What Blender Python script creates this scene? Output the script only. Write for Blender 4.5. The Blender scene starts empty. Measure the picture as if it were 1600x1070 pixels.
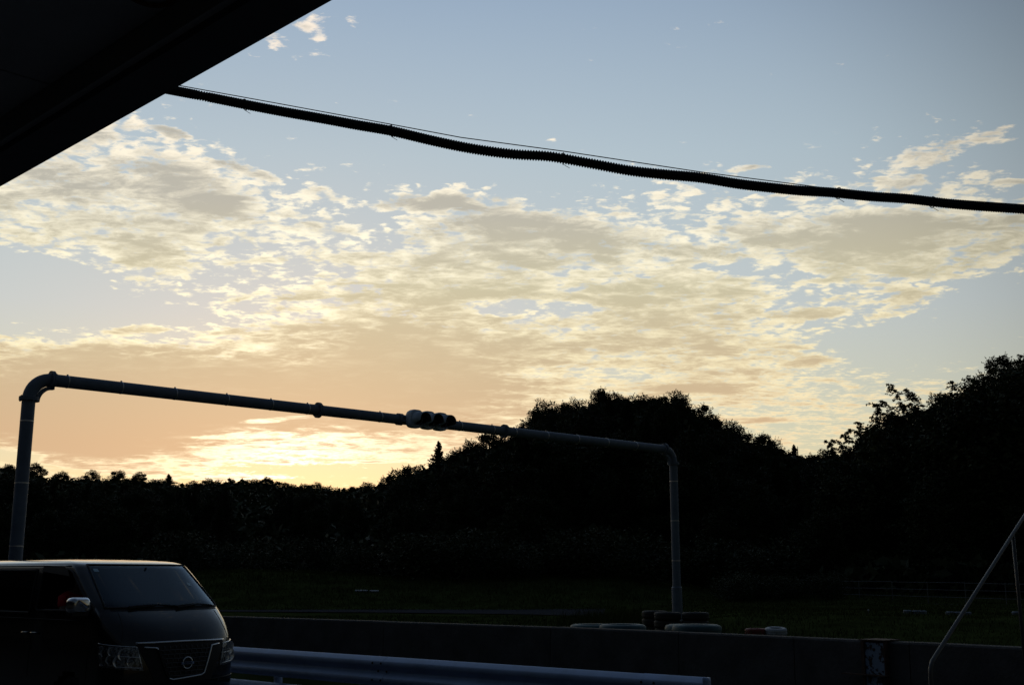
import bpy, bmesh, math, random
from math import sin, cos, tan, atan, atan2, asin, sqrt, pi, radians, degrees, exp, hypot
from mathutils import Vector, Matrix, noise as mnoise

random.seed(7)
C = bpy.context.scene.collection
SC = bpy.context.scene

# ------------------------------------------------------------------ camera
CAM = Vector((0, 0, 1.77)); F = 1800.0; PITCH = atan(364 / 1800)
cd = bpy.data.cameras.new('camera'); cam = bpy.data.objects.new('camera', cd); C.objects.link(cam)
cd.sensor_width = 36; cd.lens = 36 * F / 1600; cd.clip_end = 4000; cd.clip_start = 0.05
cam.location = CAM; cam.rotation_euler = (pi / 2 + PITCH, 0, 0)
SC.camera = cam

def ray(x, y):
    a, b = x - 800, 535 - y
    return Vector((a, F * cos(PITCH) - b * sin(PITCH), F * sin(PITCH) + b * cos(PITCH)))
def P(x, y, Y):                     # world point seen at photo pixel x, y at world distance Y
    d = ray(x, y); return CAM + d * (Y / d.y)
def Pz(x, y, z):
    d = ray(x, y); return CAM + d * ((z - CAM.z) / d.z)
def proj(p):
    v = p - CAM
    fz = v.y * cos(PITCH) + v.z * sin(PITCH); up = -v.y * sin(PITCH) + v.z * cos(PITCH)
    return 800 + F * v.x / fz, 535 - F * up / fz

# ------------------------------------------------------------------ exposure
SC.view_settings.view_transform = 'Standard'; SC.view_settings.look = 'None'
SC.view_settings.exposure = 0.0; SC.view_settings.gamma = 1.0
SC.view_settings.use_curve_mapping = False
SC.render.engine = 'CYCLES'
SC.cycles.max_bounces = 5; SC.cycles.diffuse_bounces = 1; SC.cycles.glossy_bounces = 3; SC.cycles.transparent_max_bounces = 12

# ------------------------------------------------------------------ world: dusk sky
W = bpy.data.worlds.new('World'); SC.world = W; W.use_nodes = True
nt = W.node_tree
for n in list(nt.nodes): nt.nodes.remove(n)
def N(t, **k):
    n = nt.nodes.new(t)
    for a, b in k.items(): setattr(n, a, b)
    return n
def setin(n, i, v):
    if v is None: return
    if hasattr(v, 'links') or isinstance(v, bpy.types.NodeSocket): nt.links.new(v, n.inputs[i])
    else: n.inputs[i].default_value = v
def M(op, a, b=None, c=None, clamp=False):
    n = N('ShaderNodeMath', operation=op, use_clamp=clamp)
    setin(n, 0, a); setin(n, 1, b); setin(n, 2, c)
    return n.outputs[0]
def VM(op, a, b=None, s=None):
    n = N('ShaderNodeVectorMath', operation=op)
    setin(n, 0, a); setin(n, 1, b)
    if s is not None: setin(n, 3, s)
    return n.outputs['Value'] if op in ('DOT_PRODUCT', 'LENGTH') else n.outputs[0]
def XYZ(x, y, z):
    n = N('ShaderNodeCombineXYZ'); setin(n, 0, x); setin(n, 1, y); setin(n, 2, z); return n.outputs[0]
def sstep(v, a, b):
    n = N('ShaderNodeMapRange', interpolation_type='SMOOTHSTEP')
    setin(n, 0, v); setin(n, 1, a); setin(n, 2, b); return n.outputs[0]
def lrange(v, a, b, c, d):
    n = N('ShaderNodeMapRange'); setin(n, 0, v)
    for i, q in enumerate((a, b, c, d)): setin(n, 1 + i, q)
    return n.outputs[0]
def ramp(v, stops):
    n = N('ShaderNodeValToRGB'); cr = n.color_ramp; cr.interpolation = 'LINEAR'
    while len(cr.elements) > 1: cr.elements.remove(cr.elements[-1])
    for i, (p, c) in enumerate(stops):
        e = cr.elements[0] if i == 0 else cr.elements.new(min(1, max(0, p)))
        e.position = min(1, max(0, p)); e.color = (c[0], c[1], c[2], 1)
    nt.links.new(v, n.inputs[0]); return n.outputs[0]
def mixc(f, a, b, bt='MIX'):
    n = N('ShaderNodeMix', data_type='RGBA', blend_type=bt, clamp_factor=True)
    setin(n, 0, f)
    for i, v in ((6, a), (7, b)):
        if isinstance(v, (tuple, list)): n.inputs[i].default_value = (v[0], v[1], v[2], 1)
        else: nt.links.new(v, n.inputs[i])
    return n.outputs[2]
def noise_tex(vec, scale, detail, rough, dist=0.0, lac=2.0):
    n = N('ShaderNodeTexNoise'); nt.links.new(vec, n.inputs['Vector'])
    n.inputs['Scale'].default_value = scale; n.inputs['Detail'].default_value = detail
    n.inputs['Roughness'].default_value = rough; n.inputs['Distortion'].default_value = dist
    n.inputs['Lacunarity'].default_value = lac
    return n.outputs['Fac']

SUN_AZ = atan2(450 - 800, 1800 / cos(PITCH) * 1.0); SUN_EL = radians(3.2)
SUN_DIR = Vector((sin(SUN_AZ) * cos(SUN_EL), cos(SUN_AZ) * cos(SUN_EL), sin(SUN_EL)))

tc = N('ShaderNodeTexCoord'); gen = tc.outputs['Generated']
DIR = VM('NORMALIZE', gen)
sep = N('ShaderNodeSeparateXYZ'); nt.links.new(DIR, sep.inputs[0])
dx, dy, dz = sep.outputs
el0 = M('ARCSINE', dz); az0 = M('ARCTAN2', dx, dy)
# cloud sheet coordinates: where the line of sight meets a level layer of air
zz = M('ADD', M('MAXIMUM', dz, 0.0), 0.105)
pl = XYZ(M('DIVIDE', dx, zz), M('DIVIDE', dy, zz), 0.0)
w1 = M('SUBTRACT', noise_tex(pl, 3.6, 4, .6), .5)
w2 = M('MULTIPLY', M('SUBTRACT', noise_tex(VM('ADD', pl, (13.1, 4.2, 0)), 3.2, 3, .55), .5), M('MULTIPLY_ADD', sstep(el0, radians(4), radians(15)), .75, .25))
azw = M('MULTIPLY_ADD', w1, radians(5.0), az0)
elw = M('MULTIPLY_ADD', w2, radians(2.4), el0)

GX = [0, 100, 200, 300, 400, 500, 600, 700, 800, 900, 1000, 1100, 1200, 1300, 1400, 1500, 1600]
GRID = {   # how much cloud stands over each bearing (photo columns 0..1600), by photo row
 0:   [0, 0, 0, 0, .05, .05, 0, 0, 0, 0, 0, 0, 0, 0, 0, 0, 0],
 50:  [0, 0, 0, .1, .40, .38, 0, 0, 0, 0, 0, 0, 0, 0, 0, 0, 0],
 100: [0, 0, 0, .2, .12, .22, 0, 0, 0, 0, 0, 0, 0, 0, 0, 0, 0],
 150: [.3, .3, .2, .05, 0, 0, 0, 0, 0, 0, 0, 0, 0, 0, 0, 0, 0],
 200: [.6, .6, .62, .28, 0, 0, 0, 0, 0, 0, 0, 0, 0, 0, .12, .28, .30],
 250: [.65, .72, .72, .55, .28, .0, 0, 0, 0, 0, 0, .15, .30, .32, .55, .55, .3],
 300: [.7, .78, .82, .86, .55, .45, .30, .38, .15, .25, .38, .45, .50, .52, .55, .62, .6],
 350: [.76, .8, .86, .86, .72, .66, .52, .76, .95, .66, .60, .64, .72, .84, .9, .86, .84],
 400: [.4, .62, .82, .78, .62, .60, .76, .92, .92, .86, .76, .74, .76, .86, .92, .86, .72],
 450: [0, .05, .42, .42, .32, .55, .84, .86, .88, .78, .84, .80, .50, .66, .70, .42, .12],
 500: [.12, .10, .25, .15, .62, .82, .98, .95, .66, .90, .92, .88, .80, .30, .40, .08, .1],
 550: [.95, 1, 1, .95, .95, 1, 1, 1, .98, .72, .80, .84, .76, .48, .12, .20, .12],
 600: [1, 1, 1, 1, 1, 1, 1, 1, .9, .76, .72, .76, .74, .60, .48, .50, .3],
 650: [1.1, 1.15, 1.15, 1.15, 1.12, 1.1, 1.12, 1.05, .95, .84, .64, .50, .48, .50, .50, .42, .3],
 700: [.9, 1.1, 1.1, .88, .66, .62, .68, .8, .7, .6, .5, .48, .48, .42, .4, .4, .3],
 750: [.4, .62, .66, .45, .16, .12, .14, .3, .5, .5, .45, .45, .45, .4, .4, .4, .4],
 800: [.4] * 17, 850: [.4] * 17, 900: [.4] * 17}
def gridval(x, y):
    if y < 0: v = .10 if y < -60 else 0.02
    y = max(0, min(899, y)); xx = max(0, min(1599, x))
    r0 = int(y // 50) * 50; fy = (y - r0) / 50; i = int(xx // 100); fx = (xx - i * 100) / 100
    a = GRID[r0][i] * (1 - fx) + GRID[r0][i + 1] * fx; b = GRID[r0 + 50][i] * (1 - fx) + GRID[r0 + 50][i + 1] * fx
    v = a * (1 - fy) + b * fy
    if x < 0 or x > 1600:
        k = min(1, (abs(x - 800) - 800) / 500); v = v * (1 - k) + .42 * k
    return v
ELLS = [ # photo column, row, half width, half height, slope, amount
 (430, 66, 45, 22, 0, .30), (490, 55, 40, 20, 20, .22), (665, 318, 85, 17, -4, .50), (515, 308, 50, 16, 10, .35), (590, 345, 60, 14, 8, -.3),
 (1465, 236, 85, 26, -8, .20), (1395, 262, 70, 26, -20, .14), (1168, 264, 50, 9, 0, .5), (1555, 212, 45, 9, -14, .30), (270, 208, 35, 10, 10, .4), (385, 265, 70, 12, 12, .4),
 (850, 350, 230, 40, 4, .25), (1340, 370, 150, 50, -5, .22), (310, 290, 110, 45, 14, .30), (215, 385, 60, 40, 0, .18), (820, 478, 130, 20, 3, -.30), (1180, 425, 120, 12, 6, -.35),
 (1410, 480, 70, 28, -20, .35), (1280, 490, 70, 10, -6, .35), (60, 420, 130, 22, 12, -.5), (120, 480, 230, 34, 0, -.5), (1400, 540, 150, 40, 0, -.35), (1540, 480, 90, 40, 0, -.35),
 (210, 515, 65, 12, -5, .45), (410, 475, 90, 22, -8, .2), (1080, 610, 110, 12, -2, .35), (1180, 655, 110, 7, 3, .3), (1330, 560, 130, 10, -3, .3), (930, 585, 160, 10, 0, -.25),
 (500, 734, 200, 9, 0, -.22), (640, 735, 100, 16, 0, -.2), (450, 698, 190, 8, -1, .10), (575, 702, 130, 9, 1, .12), (320, 704, 70, 9, 8, -.15), (345, 722, 70, 7, 6, .12), (440, 721, 100, 5, 2, .26),
 (580, 722, 80, 3, 0, .32), (370, 746, 120, 6, 0, .34), (270, 732, 45, 14, 40, -.25), (385, 681, 85, 5, -3, -.36), (430, 655, 60, 5, -6, -.26), (560, 690, 60, 5, 0, -.2),
 (20, 712, 60, 14, 5, -.6), (120, 738, 150, 8, 8, -.5)]
AZR = radians(28); EL1 = radians(32); NROW = 23; STEP = EL1 / (NROW - 1)
azn = lrange(azw, -AZR, AZR, 0, 1)
acc = None
for r in range(NROW):
    el = r * STEP; st = []
    for j in range(32):
        a = -AZR + 2 * AZR * j / 31
        d = Vector((sin(a) * cos(el), cos(a) * cos(el), sin(el)))
        px, py = proj(CAM + d * 100)
        v = gridval(px, py); st.append((j / 31, (v, v, v)))
    c = ramp(azn, st)
    w = M('MAXIMUM', M('SUBTRACT', 1.0, M('DIVIDE', M('ABSOLUTE', M('SUBTRACT', elw, el)), STEP)), 0.0)
    t = M('MULTIPLY', c, w); acc = t if acc is None else M('ADD', acc, t)
cover = M('ADD', acc, M('MULTIPLY', lrange(elw, EL1, EL1 + .2, 0, 1), .25))
def azel(px, py):
    d = ray(px, py).normalized(); return atan2(d.x, d.y), asin(d.z)
def ell(px, py, rx, ry, rot, amp):      # one cloud bank or gap of its own
    global cover
    a0_, e0_ = azel(px, py); a1, _ = azel(px + rx, py); _, e1_ = azel(px, py - ry)
    mp = N('ShaderNodeMapping', vector_type='TEXTURE'); nt.links.new(XYZ(azw2, elw2, cover), mp.inputs[0])     # one after another keeps the shader small
    mp.inputs['Location'].default_value = (a0_, e0_, 0); mp.inputs['Rotation'].default_value = (0, 0, radians(-rot))
    mp.inputs['Scale'].default_value = (a1 - a0_, e1_ - e0_, 1000)
    w = M('SUBTRACT', 1.0, VM('DOT_PRODUCT', mp.outputs[0], mp.outputs[0]), clamp=True)
    cover = M('MULTIPLY_ADD', w, amp, cover)
azw2 = M('MULTIPLY_ADD', w1, radians(2.2), az0); elw2 = M('MULTIPLY_ADD', w2, radians(1.1), el0)
for q in ELLS: ell(*q)
pls = VM('MULTIPLY', pl, (.72, 1.1, 1.0))
n1 = noise_tex(pls, 15.0, 7, .66, .5)
n2 = noise_tex(VM('ADD', pls, (5.0, 9.0, 2.0)), 6.0, 4, .6, .4)
n3 = noise_tex(pls, 52.0, 4, .65, .4)
vo = N('ShaderNodeTexVoronoi', feature='SMOOTH_F1'); vo.inputs['Scale'].default_value = 20.0; vo.inputs['Smoothness'].default_value = .35; vo.inputs['Detail'].default_value = 1.0; vo.inputs['Roughness'].default_value = .4
wn = N('ShaderNodeTexNoise'); wn.inputs['Scale'].default_value = 14.0; wn.inputs['Detail'].default_value = 4; nt.links.new(pl, wn.inputs['Vector'])
nt.links.new(VM('ADD', VM('MULTIPLY', pl, (1.0, .8, 1.0)), VM('SCALE', VM('SUBTRACT', wn.outputs['Color'], (.5, .5, .5)), s=.10)), vo.inputs['Vector'])
cell = M('MULTIPLY', M('SUBTRACT', .58, vo.outputs['Distance']), sstep(el0, radians(6), radians(13)))
big = M('SUBTRACT', n2, .5); mid = M('SUBTRACT', n1, .5); fin = M('SUBTRACT', n3, .5)
soft = M('MULTIPLY', sstep(cover, .93, 1.0), sstep(el0, radians(14.0), radians(10)))
amp = M('MULTIPLY', M('SUBTRACT', 1.0, M('MULTIPLY', sstep(cover, .55, 1.0), .20)), M('SUBTRACT', 1.0, M('MULTIPLY', soft, .78)))
D = M('ADD', cover, M('MULTIPLY', amp, M('ADD', M('ADD', M('ADD', M('MULTIPLY', big, .80), M('MULTIPLY', mid, 1.30)), M('MULTIPLY', fin, .85)), M('MULTIPLY', cell, .70))))
alpha = sstep(D, .35, .70)
T = M('ADD', cover, M('MULTIPLY', amp, M('ADD', M('ADD', M('MULTIPLY', big, 1.1), M('MULTIPLY', mid, 1.3)), M('MULTIPLY', fin, .35))))
thick = sstep(T, .50, 1.04)
e01 = lrange(el0, 0, radians(40), 0, 1)
def e(px_y):     # photo row -> ramp position
    return max(0, asin(ray(800, px_y).normalized().z)) / radians(40)
clear = ramp(e01, [(e(899), (.95, .66, .36)), (e(760), (.80, .70, .44)), (e(680), (.68, .67, .50)), (e(500), (.58, .635, .64)),
                   (e(250), (.475, .585, .66)), (e(0), (.345, .46, .605)), (1, (.24, .34, .49))])
bright = ramp(e01, [(e(899), (1, .70, .36)), (e(720), (1, .80, .48)), (e(560), (1, .88, .57)), (e(380), (1, .93, .72)),
                    (e(100), (1, .88, .74)), (1, (.8, .72, .62))])
dark = ramp(e01, [(e(899), (.74, .46, .26)), (e(700), (.68, .46, .27)), (e(580), (.62, .49, .31)), (e(450), (.60, .55, .38)),
                  (e(330), (.50, .48, .41)), (1, (.38, .38, .38))])
cosun = M('MAXIMUM', VM('DOT_PRODUCT', DIR, tuple(SUN_DIR)), 0.0)
g_wide = M('POWER', cosun, 9.0); g_mid = M('POWER', cosun, 60.0); g_tight = M('POWER', cosun, 420.0)
raw = VM('DOT_PRODUCT', DIR, tuple(SUN_DIR))
# daylight fades from the sunset round to the far side of the sky
fall = N('ShaderNodeValToRGB'); cr = fall.color_ramp
for i, (p_, v_) in enumerate([(0, .030), (.25, .035), (.5, .075), (.68, .21), (.80, .28), (.87, .38), (.925, 1.0), (1, 1.03)]):
    el_ = cr.elements[i] if i < 2 else cr.elements.new(p_)
    el_.position = p_; el_.color = (v_ * .93 if p_ < .8 else v_, v_, v_ * (1.12 if p_ < .8 else 1), 1)
nt.links.new(lrange(raw, -1, 1, 0, 1), fall.inputs[0]); cr.interpolation = 'B_SPLINE'
# clear air, with a physical sky mixed into it
sky = N('ShaderNodeTexSky', sky_type='NISHITA'); sky.sun_disc = False
sky.sun_elevation = SUN_EL; sky.sun_rotation = SUN_AZ
sky.air_density = 1.0; sky.dust_density = 1.5; sky.ozone_density = 1.5
def addc(a, b): return VM('ADD', a, b)
clear = VM('MULTIPLY', clear, fall.outputs[0])
clear = addc(VM('SCALE', clear, s=.88), VM('SCALE', sky.outputs[0], s=.012))
clear = addc(clear, VM('SCALE', (.36, .12, .02), s=M('MULTIPLY', g_mid, .55)))
bright = VM('MULTIPLY', bright, fall.outputs[0])
bright = addc(bright, VM('SCALE', (.35, .26, .14), s=M('MULTIPLY', g_mid, .7)))
bright = addc(bright, VM('SCALE', (.9, .85, .7), s=M('ADD', g_tight, M('MULTIPLY', g_mid, .35))))
dark = VM('MULTIPLY', dark, fall.outputs[0])
dark = addc(dark, VM('SCALE', (.30, .15, .06), s=M('MULTIPLY', g_mid, .6)))
cloud = mixc(thick, bright, dark)
skyc = mixc(alpha, clear, cloud)
skyc = mixc(sstep(el0, 0.0, -.05), skyc, (.05, .05, .05))
bg = N('ShaderNodeBackground'); nt.links.new(VM('SCALE', skyc, s=10.0), bg.inputs[0]); bg.inputs[1].default_value = 0.10
wo = N('ShaderNodeOutputWorld'); nt.links.new(bg.outputs[0], wo.inputs[0])
W.cycles.sampling_method = 'MANUAL'; W.cycles.sample_map_resolution = 1024

# ------------------------------------------------------------------ sun: just behind the wooded ridge
sd = bpy.data.lights.new('sun', 'SUN'); sd.energy = .35; sd.angle = radians(.5); sd.color = (1, .72, .42)
sun = bpy.data.objects.new('sun', sd); C.objects.link(sun)
sun.rotation_euler = (-SUN_DIR).to_track_quat('-Z', 'Y').to_euler()

# ------------------------------------------------------------------ materials
def mat(name, col, rough=.6, metal=0.0, var=.25, scale=8.0, bump=0.0, bscale=40.0, coat=0.0, spec=.5, col2=None, sharp=False):
    m = bpy.data.materials.new(name); m.use_nodes = True; t = m.node_tree
    b = t.nodes['Principled BSDF']; L = t.links
    co = t.nodes.new('ShaderNodeTexCoord')
    nz = t.nodes.new('ShaderNodeTexNoise'); nz.inputs['Scale'].default_value = scale; nz.inputs['Detail'].default_value = 6
    nz.inputs['Roughness'].default_value = .6
    L.new(co.outputs['Object'], nz.inputs['Vector'])
    r = t.nodes.new('ShaderNodeValToRGB'); r.color_ramp.elements[0].position = .47 if sharp else .3; r.color_ramp.elements[1].position = .51 if sharp else .7
    c2 = col2 or tuple(c * (1 + var) for c in col)
    r.color_ramp.elements[0].color = (*[c * (1 - var) for c in col], 1); r.color_ramp.elements[1].color = (*c2, 1)
    L.new(nz.outputs['Fac'], r.inputs[0]); L.new(r.outputs[0], b.inputs['Base Color'])
    rr = t.nodes.new('ShaderNodeMapRange'); rr.inputs[3].default_value = max(0, rough - .08); rr.inputs[4].default_value = min(1, rough + .1)
    L.new(nz.outputs['Fac'], rr.inputs[0]); L.new(rr.outputs[0], b.inputs['Roughness'])
    b.inputs['Metallic'].default_value = metal; b.inputs['Specular IOR Level'].default_value = spec
    b.inputs['Coat Weight'].default_value = coat; b.inputs['Coat Roughness'].default_value = .03
    if bump:
        n2 = t.nodes.new('ShaderNodeTexNoise'); n2.inputs['Scale'].default_value = bscale; n2.inputs['Detail'].default_value = 4
        L.new(co.outputs['Object'], n2.inputs['Vector'])
        bp = t.nodes.new('ShaderNodeBump'); bp.inputs['Strength'].default_value = bump; bp.inputs['Distance'].default_value = .02
        L.new(n2.outputs['Fac'], bp.inputs['Height']); L.new(bp.outputs[0], b.inputs['Normal'])
    return m
def glassmat(name, tint, rough=.02, ior=1.52, gcol=(1, 1, 1)):
    m = bpy.data.materials.new(name); m.use_nodes = True; t = m.node_tree; L = t.links
    for n in list(t.nodes): t.nodes.remove(n)
    o = t.nodes.new('ShaderNodeOutputMaterial'); mx = t.nodes.new('ShaderNodeMixShader'); fr = t.nodes.new('ShaderNodeFresnel')
    fr.inputs[0].default_value = ior
    tr = t.nodes.new('ShaderNodeBsdfTransparent'); tr.inputs[0].default_value = (*tint, 1)
    gl = t.nodes.new('ShaderNodeBsdfGlossy'); gl.inputs['Roughness'].default_value = rough
    nz = t.nodes.new('ShaderNodeTexNoise'); nz.inputs['Scale'].default_value = 3
    mr = t.nodes.new('ShaderNodeMapRange'); mr.inputs[3].default_value = .8; mr.inputs[4].default_value = 1.0
    gl.inputs['Color'].default_value = (*gcol, 1); mr.inputs[3].default_value = rough; mr.inputs[4].default_value = rough + .03
    L.new(nz.outputs[0], mr.inputs[0]); L.new(mr.outputs[0], gl.inputs['Roughness'])
    L.new(fr.outputs[0], mx.inputs[0]); L.new(tr.outputs[0], mx.inputs[1]); L.new(gl.outputs[0], mx.inputs[2]); L.new(mx.outputs[0], o.inputs[0])
    return m
MT = dict(
 asphalt=mat('asphalt', (.045, .045, .048), .9, bump=.4, bscale=120, scale=2),
 track=mat('track_asphalt', (.060, .060, .068), .95, scale=1.5, bump=.3, spec=0),
 concrete=mat('wall_concrete', (.085, .082, .082), .9, var=.3, scale=2.5, bump=.5, bscale=25, spec=.2),
 soil=mat('soil', (.045, .04, .03), .95, scale=1, spec=.1),
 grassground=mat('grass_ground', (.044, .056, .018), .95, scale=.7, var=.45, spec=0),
 grass=mat('grass_blades', (.062, .078, .024), .9, scale=.6, var=.5, spec=0),
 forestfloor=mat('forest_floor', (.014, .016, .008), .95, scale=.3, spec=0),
 leafa=mat('leaf_dark_green', (.040, .052, .022), .75, scale=.5, var=.4, spec=.2),
 leafb=mat('leaf_cedar', (.034, .042, .020), .8, scale=.5, var=.4, spec=.15),
 leafc=mat('leaf_bamboo', (.075, .085, .03), .7, scale=.5, var=.4, spec=.2),
 bark=mat('bark', (.05, .04, .03), .95, scale=6, spec=.1),
 pipe=mat('painted_steel_pipe', (.17, .21, .28), .55, metal=.0, var=.15, scale=5, bump=.1, spec=.4),
 band=mat('steel_band', (.75, .75, .78), .3, metal=.6, var=.1),
 signal=mat('signal_housing', (.55, .66, .80), .45, var=.08, scale=4),
 lensdark=mat('unlit_signal_lens', (.02, .015, .015), .25, var=.2),
 rail=mat('guardrail_steel', (.40, .52, .76), .42, metal=.15, var=.15, scale=3, bump=.05),
 bolt=mat('dark_bolt', (.02, .02, .02), .6),
 canopy=mat('canopy_steel', (.16, .16, .18), .6, scale=2, var=.15),
 soffit=mat('soffit_panel', (.62, .63, .66), .7, scale=1.5, var=.1),
 building=mat('unseen_building_wall', (.09, .09, .09), .9, scale=1),
 rust=mat('rusty_ring', (.20, .08, .03), .8, scale=30, var=.5),
 conduit=mat('black_conduit', (.018, .018, .02), .6, var=.2),
 rubber=mat('tyre_rubber', (.022, .022, .022), .75, scale=10, bump=.2),
 teal=mat('teal_tyre_paint', (.036, .10, .115), .6, scale=6, var=.3),
 whitet=mat('white_tyre_paint', (.42, .45, .50), .6, scale=9, var=.2),
 redt=mat('red_tyre_paint', (.20, .02, .015), .6, scale=9, var=.3),
 fence=mat('fence_tube', (.11, .12, .14), .6, metal=.2, var=.15),
 tube=mat('handrail_tube', (.13, .125, .12), .5, metal=.3, var=.3, scale=6),
 stair=mat('stair_steel', (.05, .05, .055), .6, scale=4),
 peel=mat('peeling_blue_paint', (.06, .045, .04), .8, scale=9, var=.3, col2=(.24, .31, .42), bump=.2, sharp=True),
 ruststeel=mat('rusty_steel', (.09, .05, .035), .85, scale=12, var=.5),
 board=mat('pale_board', (.18, .21, .26), .7),
 paint=mat('black_car_paint', (.006, .006, .007), .22, var=.1, coat=1.0),
 trim=mat('black_plastic_trim', (.012, .012, .013), .6),
 chrome=mat('chrome', (.85, .87, .9), .08, metal=.9, var=.03),
 silver=mat('reflector_silver', (.9, .92, .95), .18, metal=.55, var=.05),
 bowl=mat('headlight_bowl', (.22, .22, .24), (.2), metal=.1, scale=38, sharp=True, col2=(.9, .92, .95), bump=.6, bscale=30),
 bar=mat('grille_bar_grey', (.10, .10, .11), .3),
 seat=mat('van_seat_fabric', (.02, .02, .022), .9),
 skin=mat('skin', (.30, .18, .13), .6, var=.05),
 red=mat('red_shirt', (.75, .02, .035), .85, scale=20, var=.2),
 mask=mat('white_face_mask', (.7, .7, .72), .9, var=.05),
 hair=mat('black_hair', (.01, .01, .01), .6),
 trousers=mat('dark_trousers', (.02, .022, .03), .9),
 sticker=mat('pale_blue_sticker', (.45, .65, .75), .6),
 plate=mat('number_plate', (.7, .7, .68), .5),
 glass=glassmat('windscreen_glass', (.78, .84, .82), ior=1.75, gcol=(.75, .88, 1.0)),
 darkglass=glassmat('privacy_glass', (.10, .10, .10)),
 lens=glassmat('clear_lamp_lens', (.85, .87, .9)),
)

# ------------------------------------------------------------------ mesh helpers
def tag(o, label=None, cat=None, group=None, kind=None):
    if label: o['label'] = label
    if cat: o['category'] = cat
    if group: o['group'] = group
    if kind: o['kind'] = kind
    return o
def link(name, me, m, parent=None, smooth=False):
    if m is not None and len(me.materials) == 0: me.materials.append(m)
    if smooth:
        for p in me.polygons: p.use_smooth = True
    o = bpy.data.objects.new(name, me); C.objects.link(o)
    if parent is not None: o.parent = parent
    return o
def mesh(name, vs, fs, m, parent=None, smooth=False):
    me = bpy.data.meshes.new(name); me.from_pydata([tuple(v) for v in vs], [], fs); me.update()
    return link(name, me, m, parent, smooth)
def empty(name, loc=(0, 0, 0), rz=0.0, parent=None):
    o = bpy.data.objects.new(name, None); C.objects.link(o); o.location = loc; o.rotation_euler = (0, 0, rz)
    o.empty_display_size = .1
    if parent is not None: o.parent = parent
    return o
def box(cx, cy, cz, sx, sy, sz, rot=None):
    vs = [Vector((i * sx / 2, j * sy / 2, k * sz / 2)) for k in (-1, 1) for j in (-1, 1) for i in (-1, 1)]
    if rot is not None: vs = [rot @ v for v in vs]
    vs = [v + Vector((cx, cy, cz)) for v in vs]
    return vs, [(0, 2, 3, 1), (4, 5, 7, 6), (0, 1, 5, 4), (2, 6, 7, 3), (0, 4, 6, 2), (1, 3, 7, 5)]
def join(*parts):
    V, Fc = [], []
    for vs, fs in parts:
        o = len(V); V += list(vs); Fc += [tuple(i + o for i in f) for f in fs]
    return V, Fc
def tube(pts, r, n=12, caps=True, closed=False):
    pts = [Vector(p) for p in pts]; V = []; Fc = []; k = len(pts)
    rs = r if isinstance(r, (list, tuple)) else [r] * k
    prev = None
    for i, p in enumerate(pts):
        if closed: t = pts[(i + 1) % k] - pts[i - 1]
        else: t = pts[min(i + 1, k - 1)] - pts[max(i - 1, 0)]
        t = t.normalized() if t.length > 1e-9 else Vector((0, 0, 1))
        if prev is None:
            a = Vector((0, 0, 1)) if abs(t.z) < .9 else Vector((1, 0, 0)); u = t.cross(a).normalized()
        else:
            u = prev - t * prev.dot(t); u = u.normalized() if u.length > 1e-6 else t.orthogonal().normalized()
        prev = u; v = t.cross(u)
        for j in range(n):
            a = 2 * pi * j / n; V.append(p + (u * cos(a) + v * sin(a)) * rs[i])
    m = k if closed else k - 1
    for i in range(m):
        for j in range(n):
            a, b = i * n + j, i * n + (j + 1) % n; c, d = ((i + 1) % k) * n + (j + 1) % n, ((i + 1) % k) * n + j
            Fc.append((a, d, c, b))
    if caps and not closed:
        Fc.append(tuple(range(n))); Fc.append(tuple((k - 1) * n + n - 1 - j for j in range(n)))
    return V, Fc
def lathe(prof, n=28):      # profile of (r, z) round the z axis
    V = []; Fc = []; k = len(prof)
    for r, z in prof:
        for j in range(n): V.append(Vector((r * cos(2 * pi * j / n), r * sin(2 * pi * j / n), z)))
    for i in range(k - 1):
        for j in range(n):
            Fc.append((i * n + j, i * n + (j + 1) % n, (i + 1) * n + (j + 1) % n, (i + 1) * n + j))
    return V, Fc
def xf(vf, mtx): return [mtx @ v for v in vf[0]], vf[1]
def prism(poly, a, b):      # poly of 3D points, extruded by vector b-a
    n = len(poly); off = Vector(b) - Vector(a)
    V = [Vector(p) for p in poly] + [Vector(p) + off for p in poly]
    Fc = [tuple(range(n - 1, -1, -1)), tuple(range(n, 2 * n))] + [(i, (i + 1) % n, n + (i + 1) % n, n + i) for i in range(n)]
    return V, Fc
def add(name, vf, m, parent=None, smooth=False):
    return mesh(name, vf[0], vf[1], m, parent, smooth)
def smooth_by_angle(o, deg=35):
    me = o.data
    for p in me.polygons: p.use_smooth = True
    bm = bmesh.new(); bm.from_mesh(me)
    for e_ in bm.edges:
        if len(e_.link_faces) == 2 and e_.calc_face_angle(0) > radians(deg): e_.smooth = False
    bm.to_mesh(me); bm.free()
    return o

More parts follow.
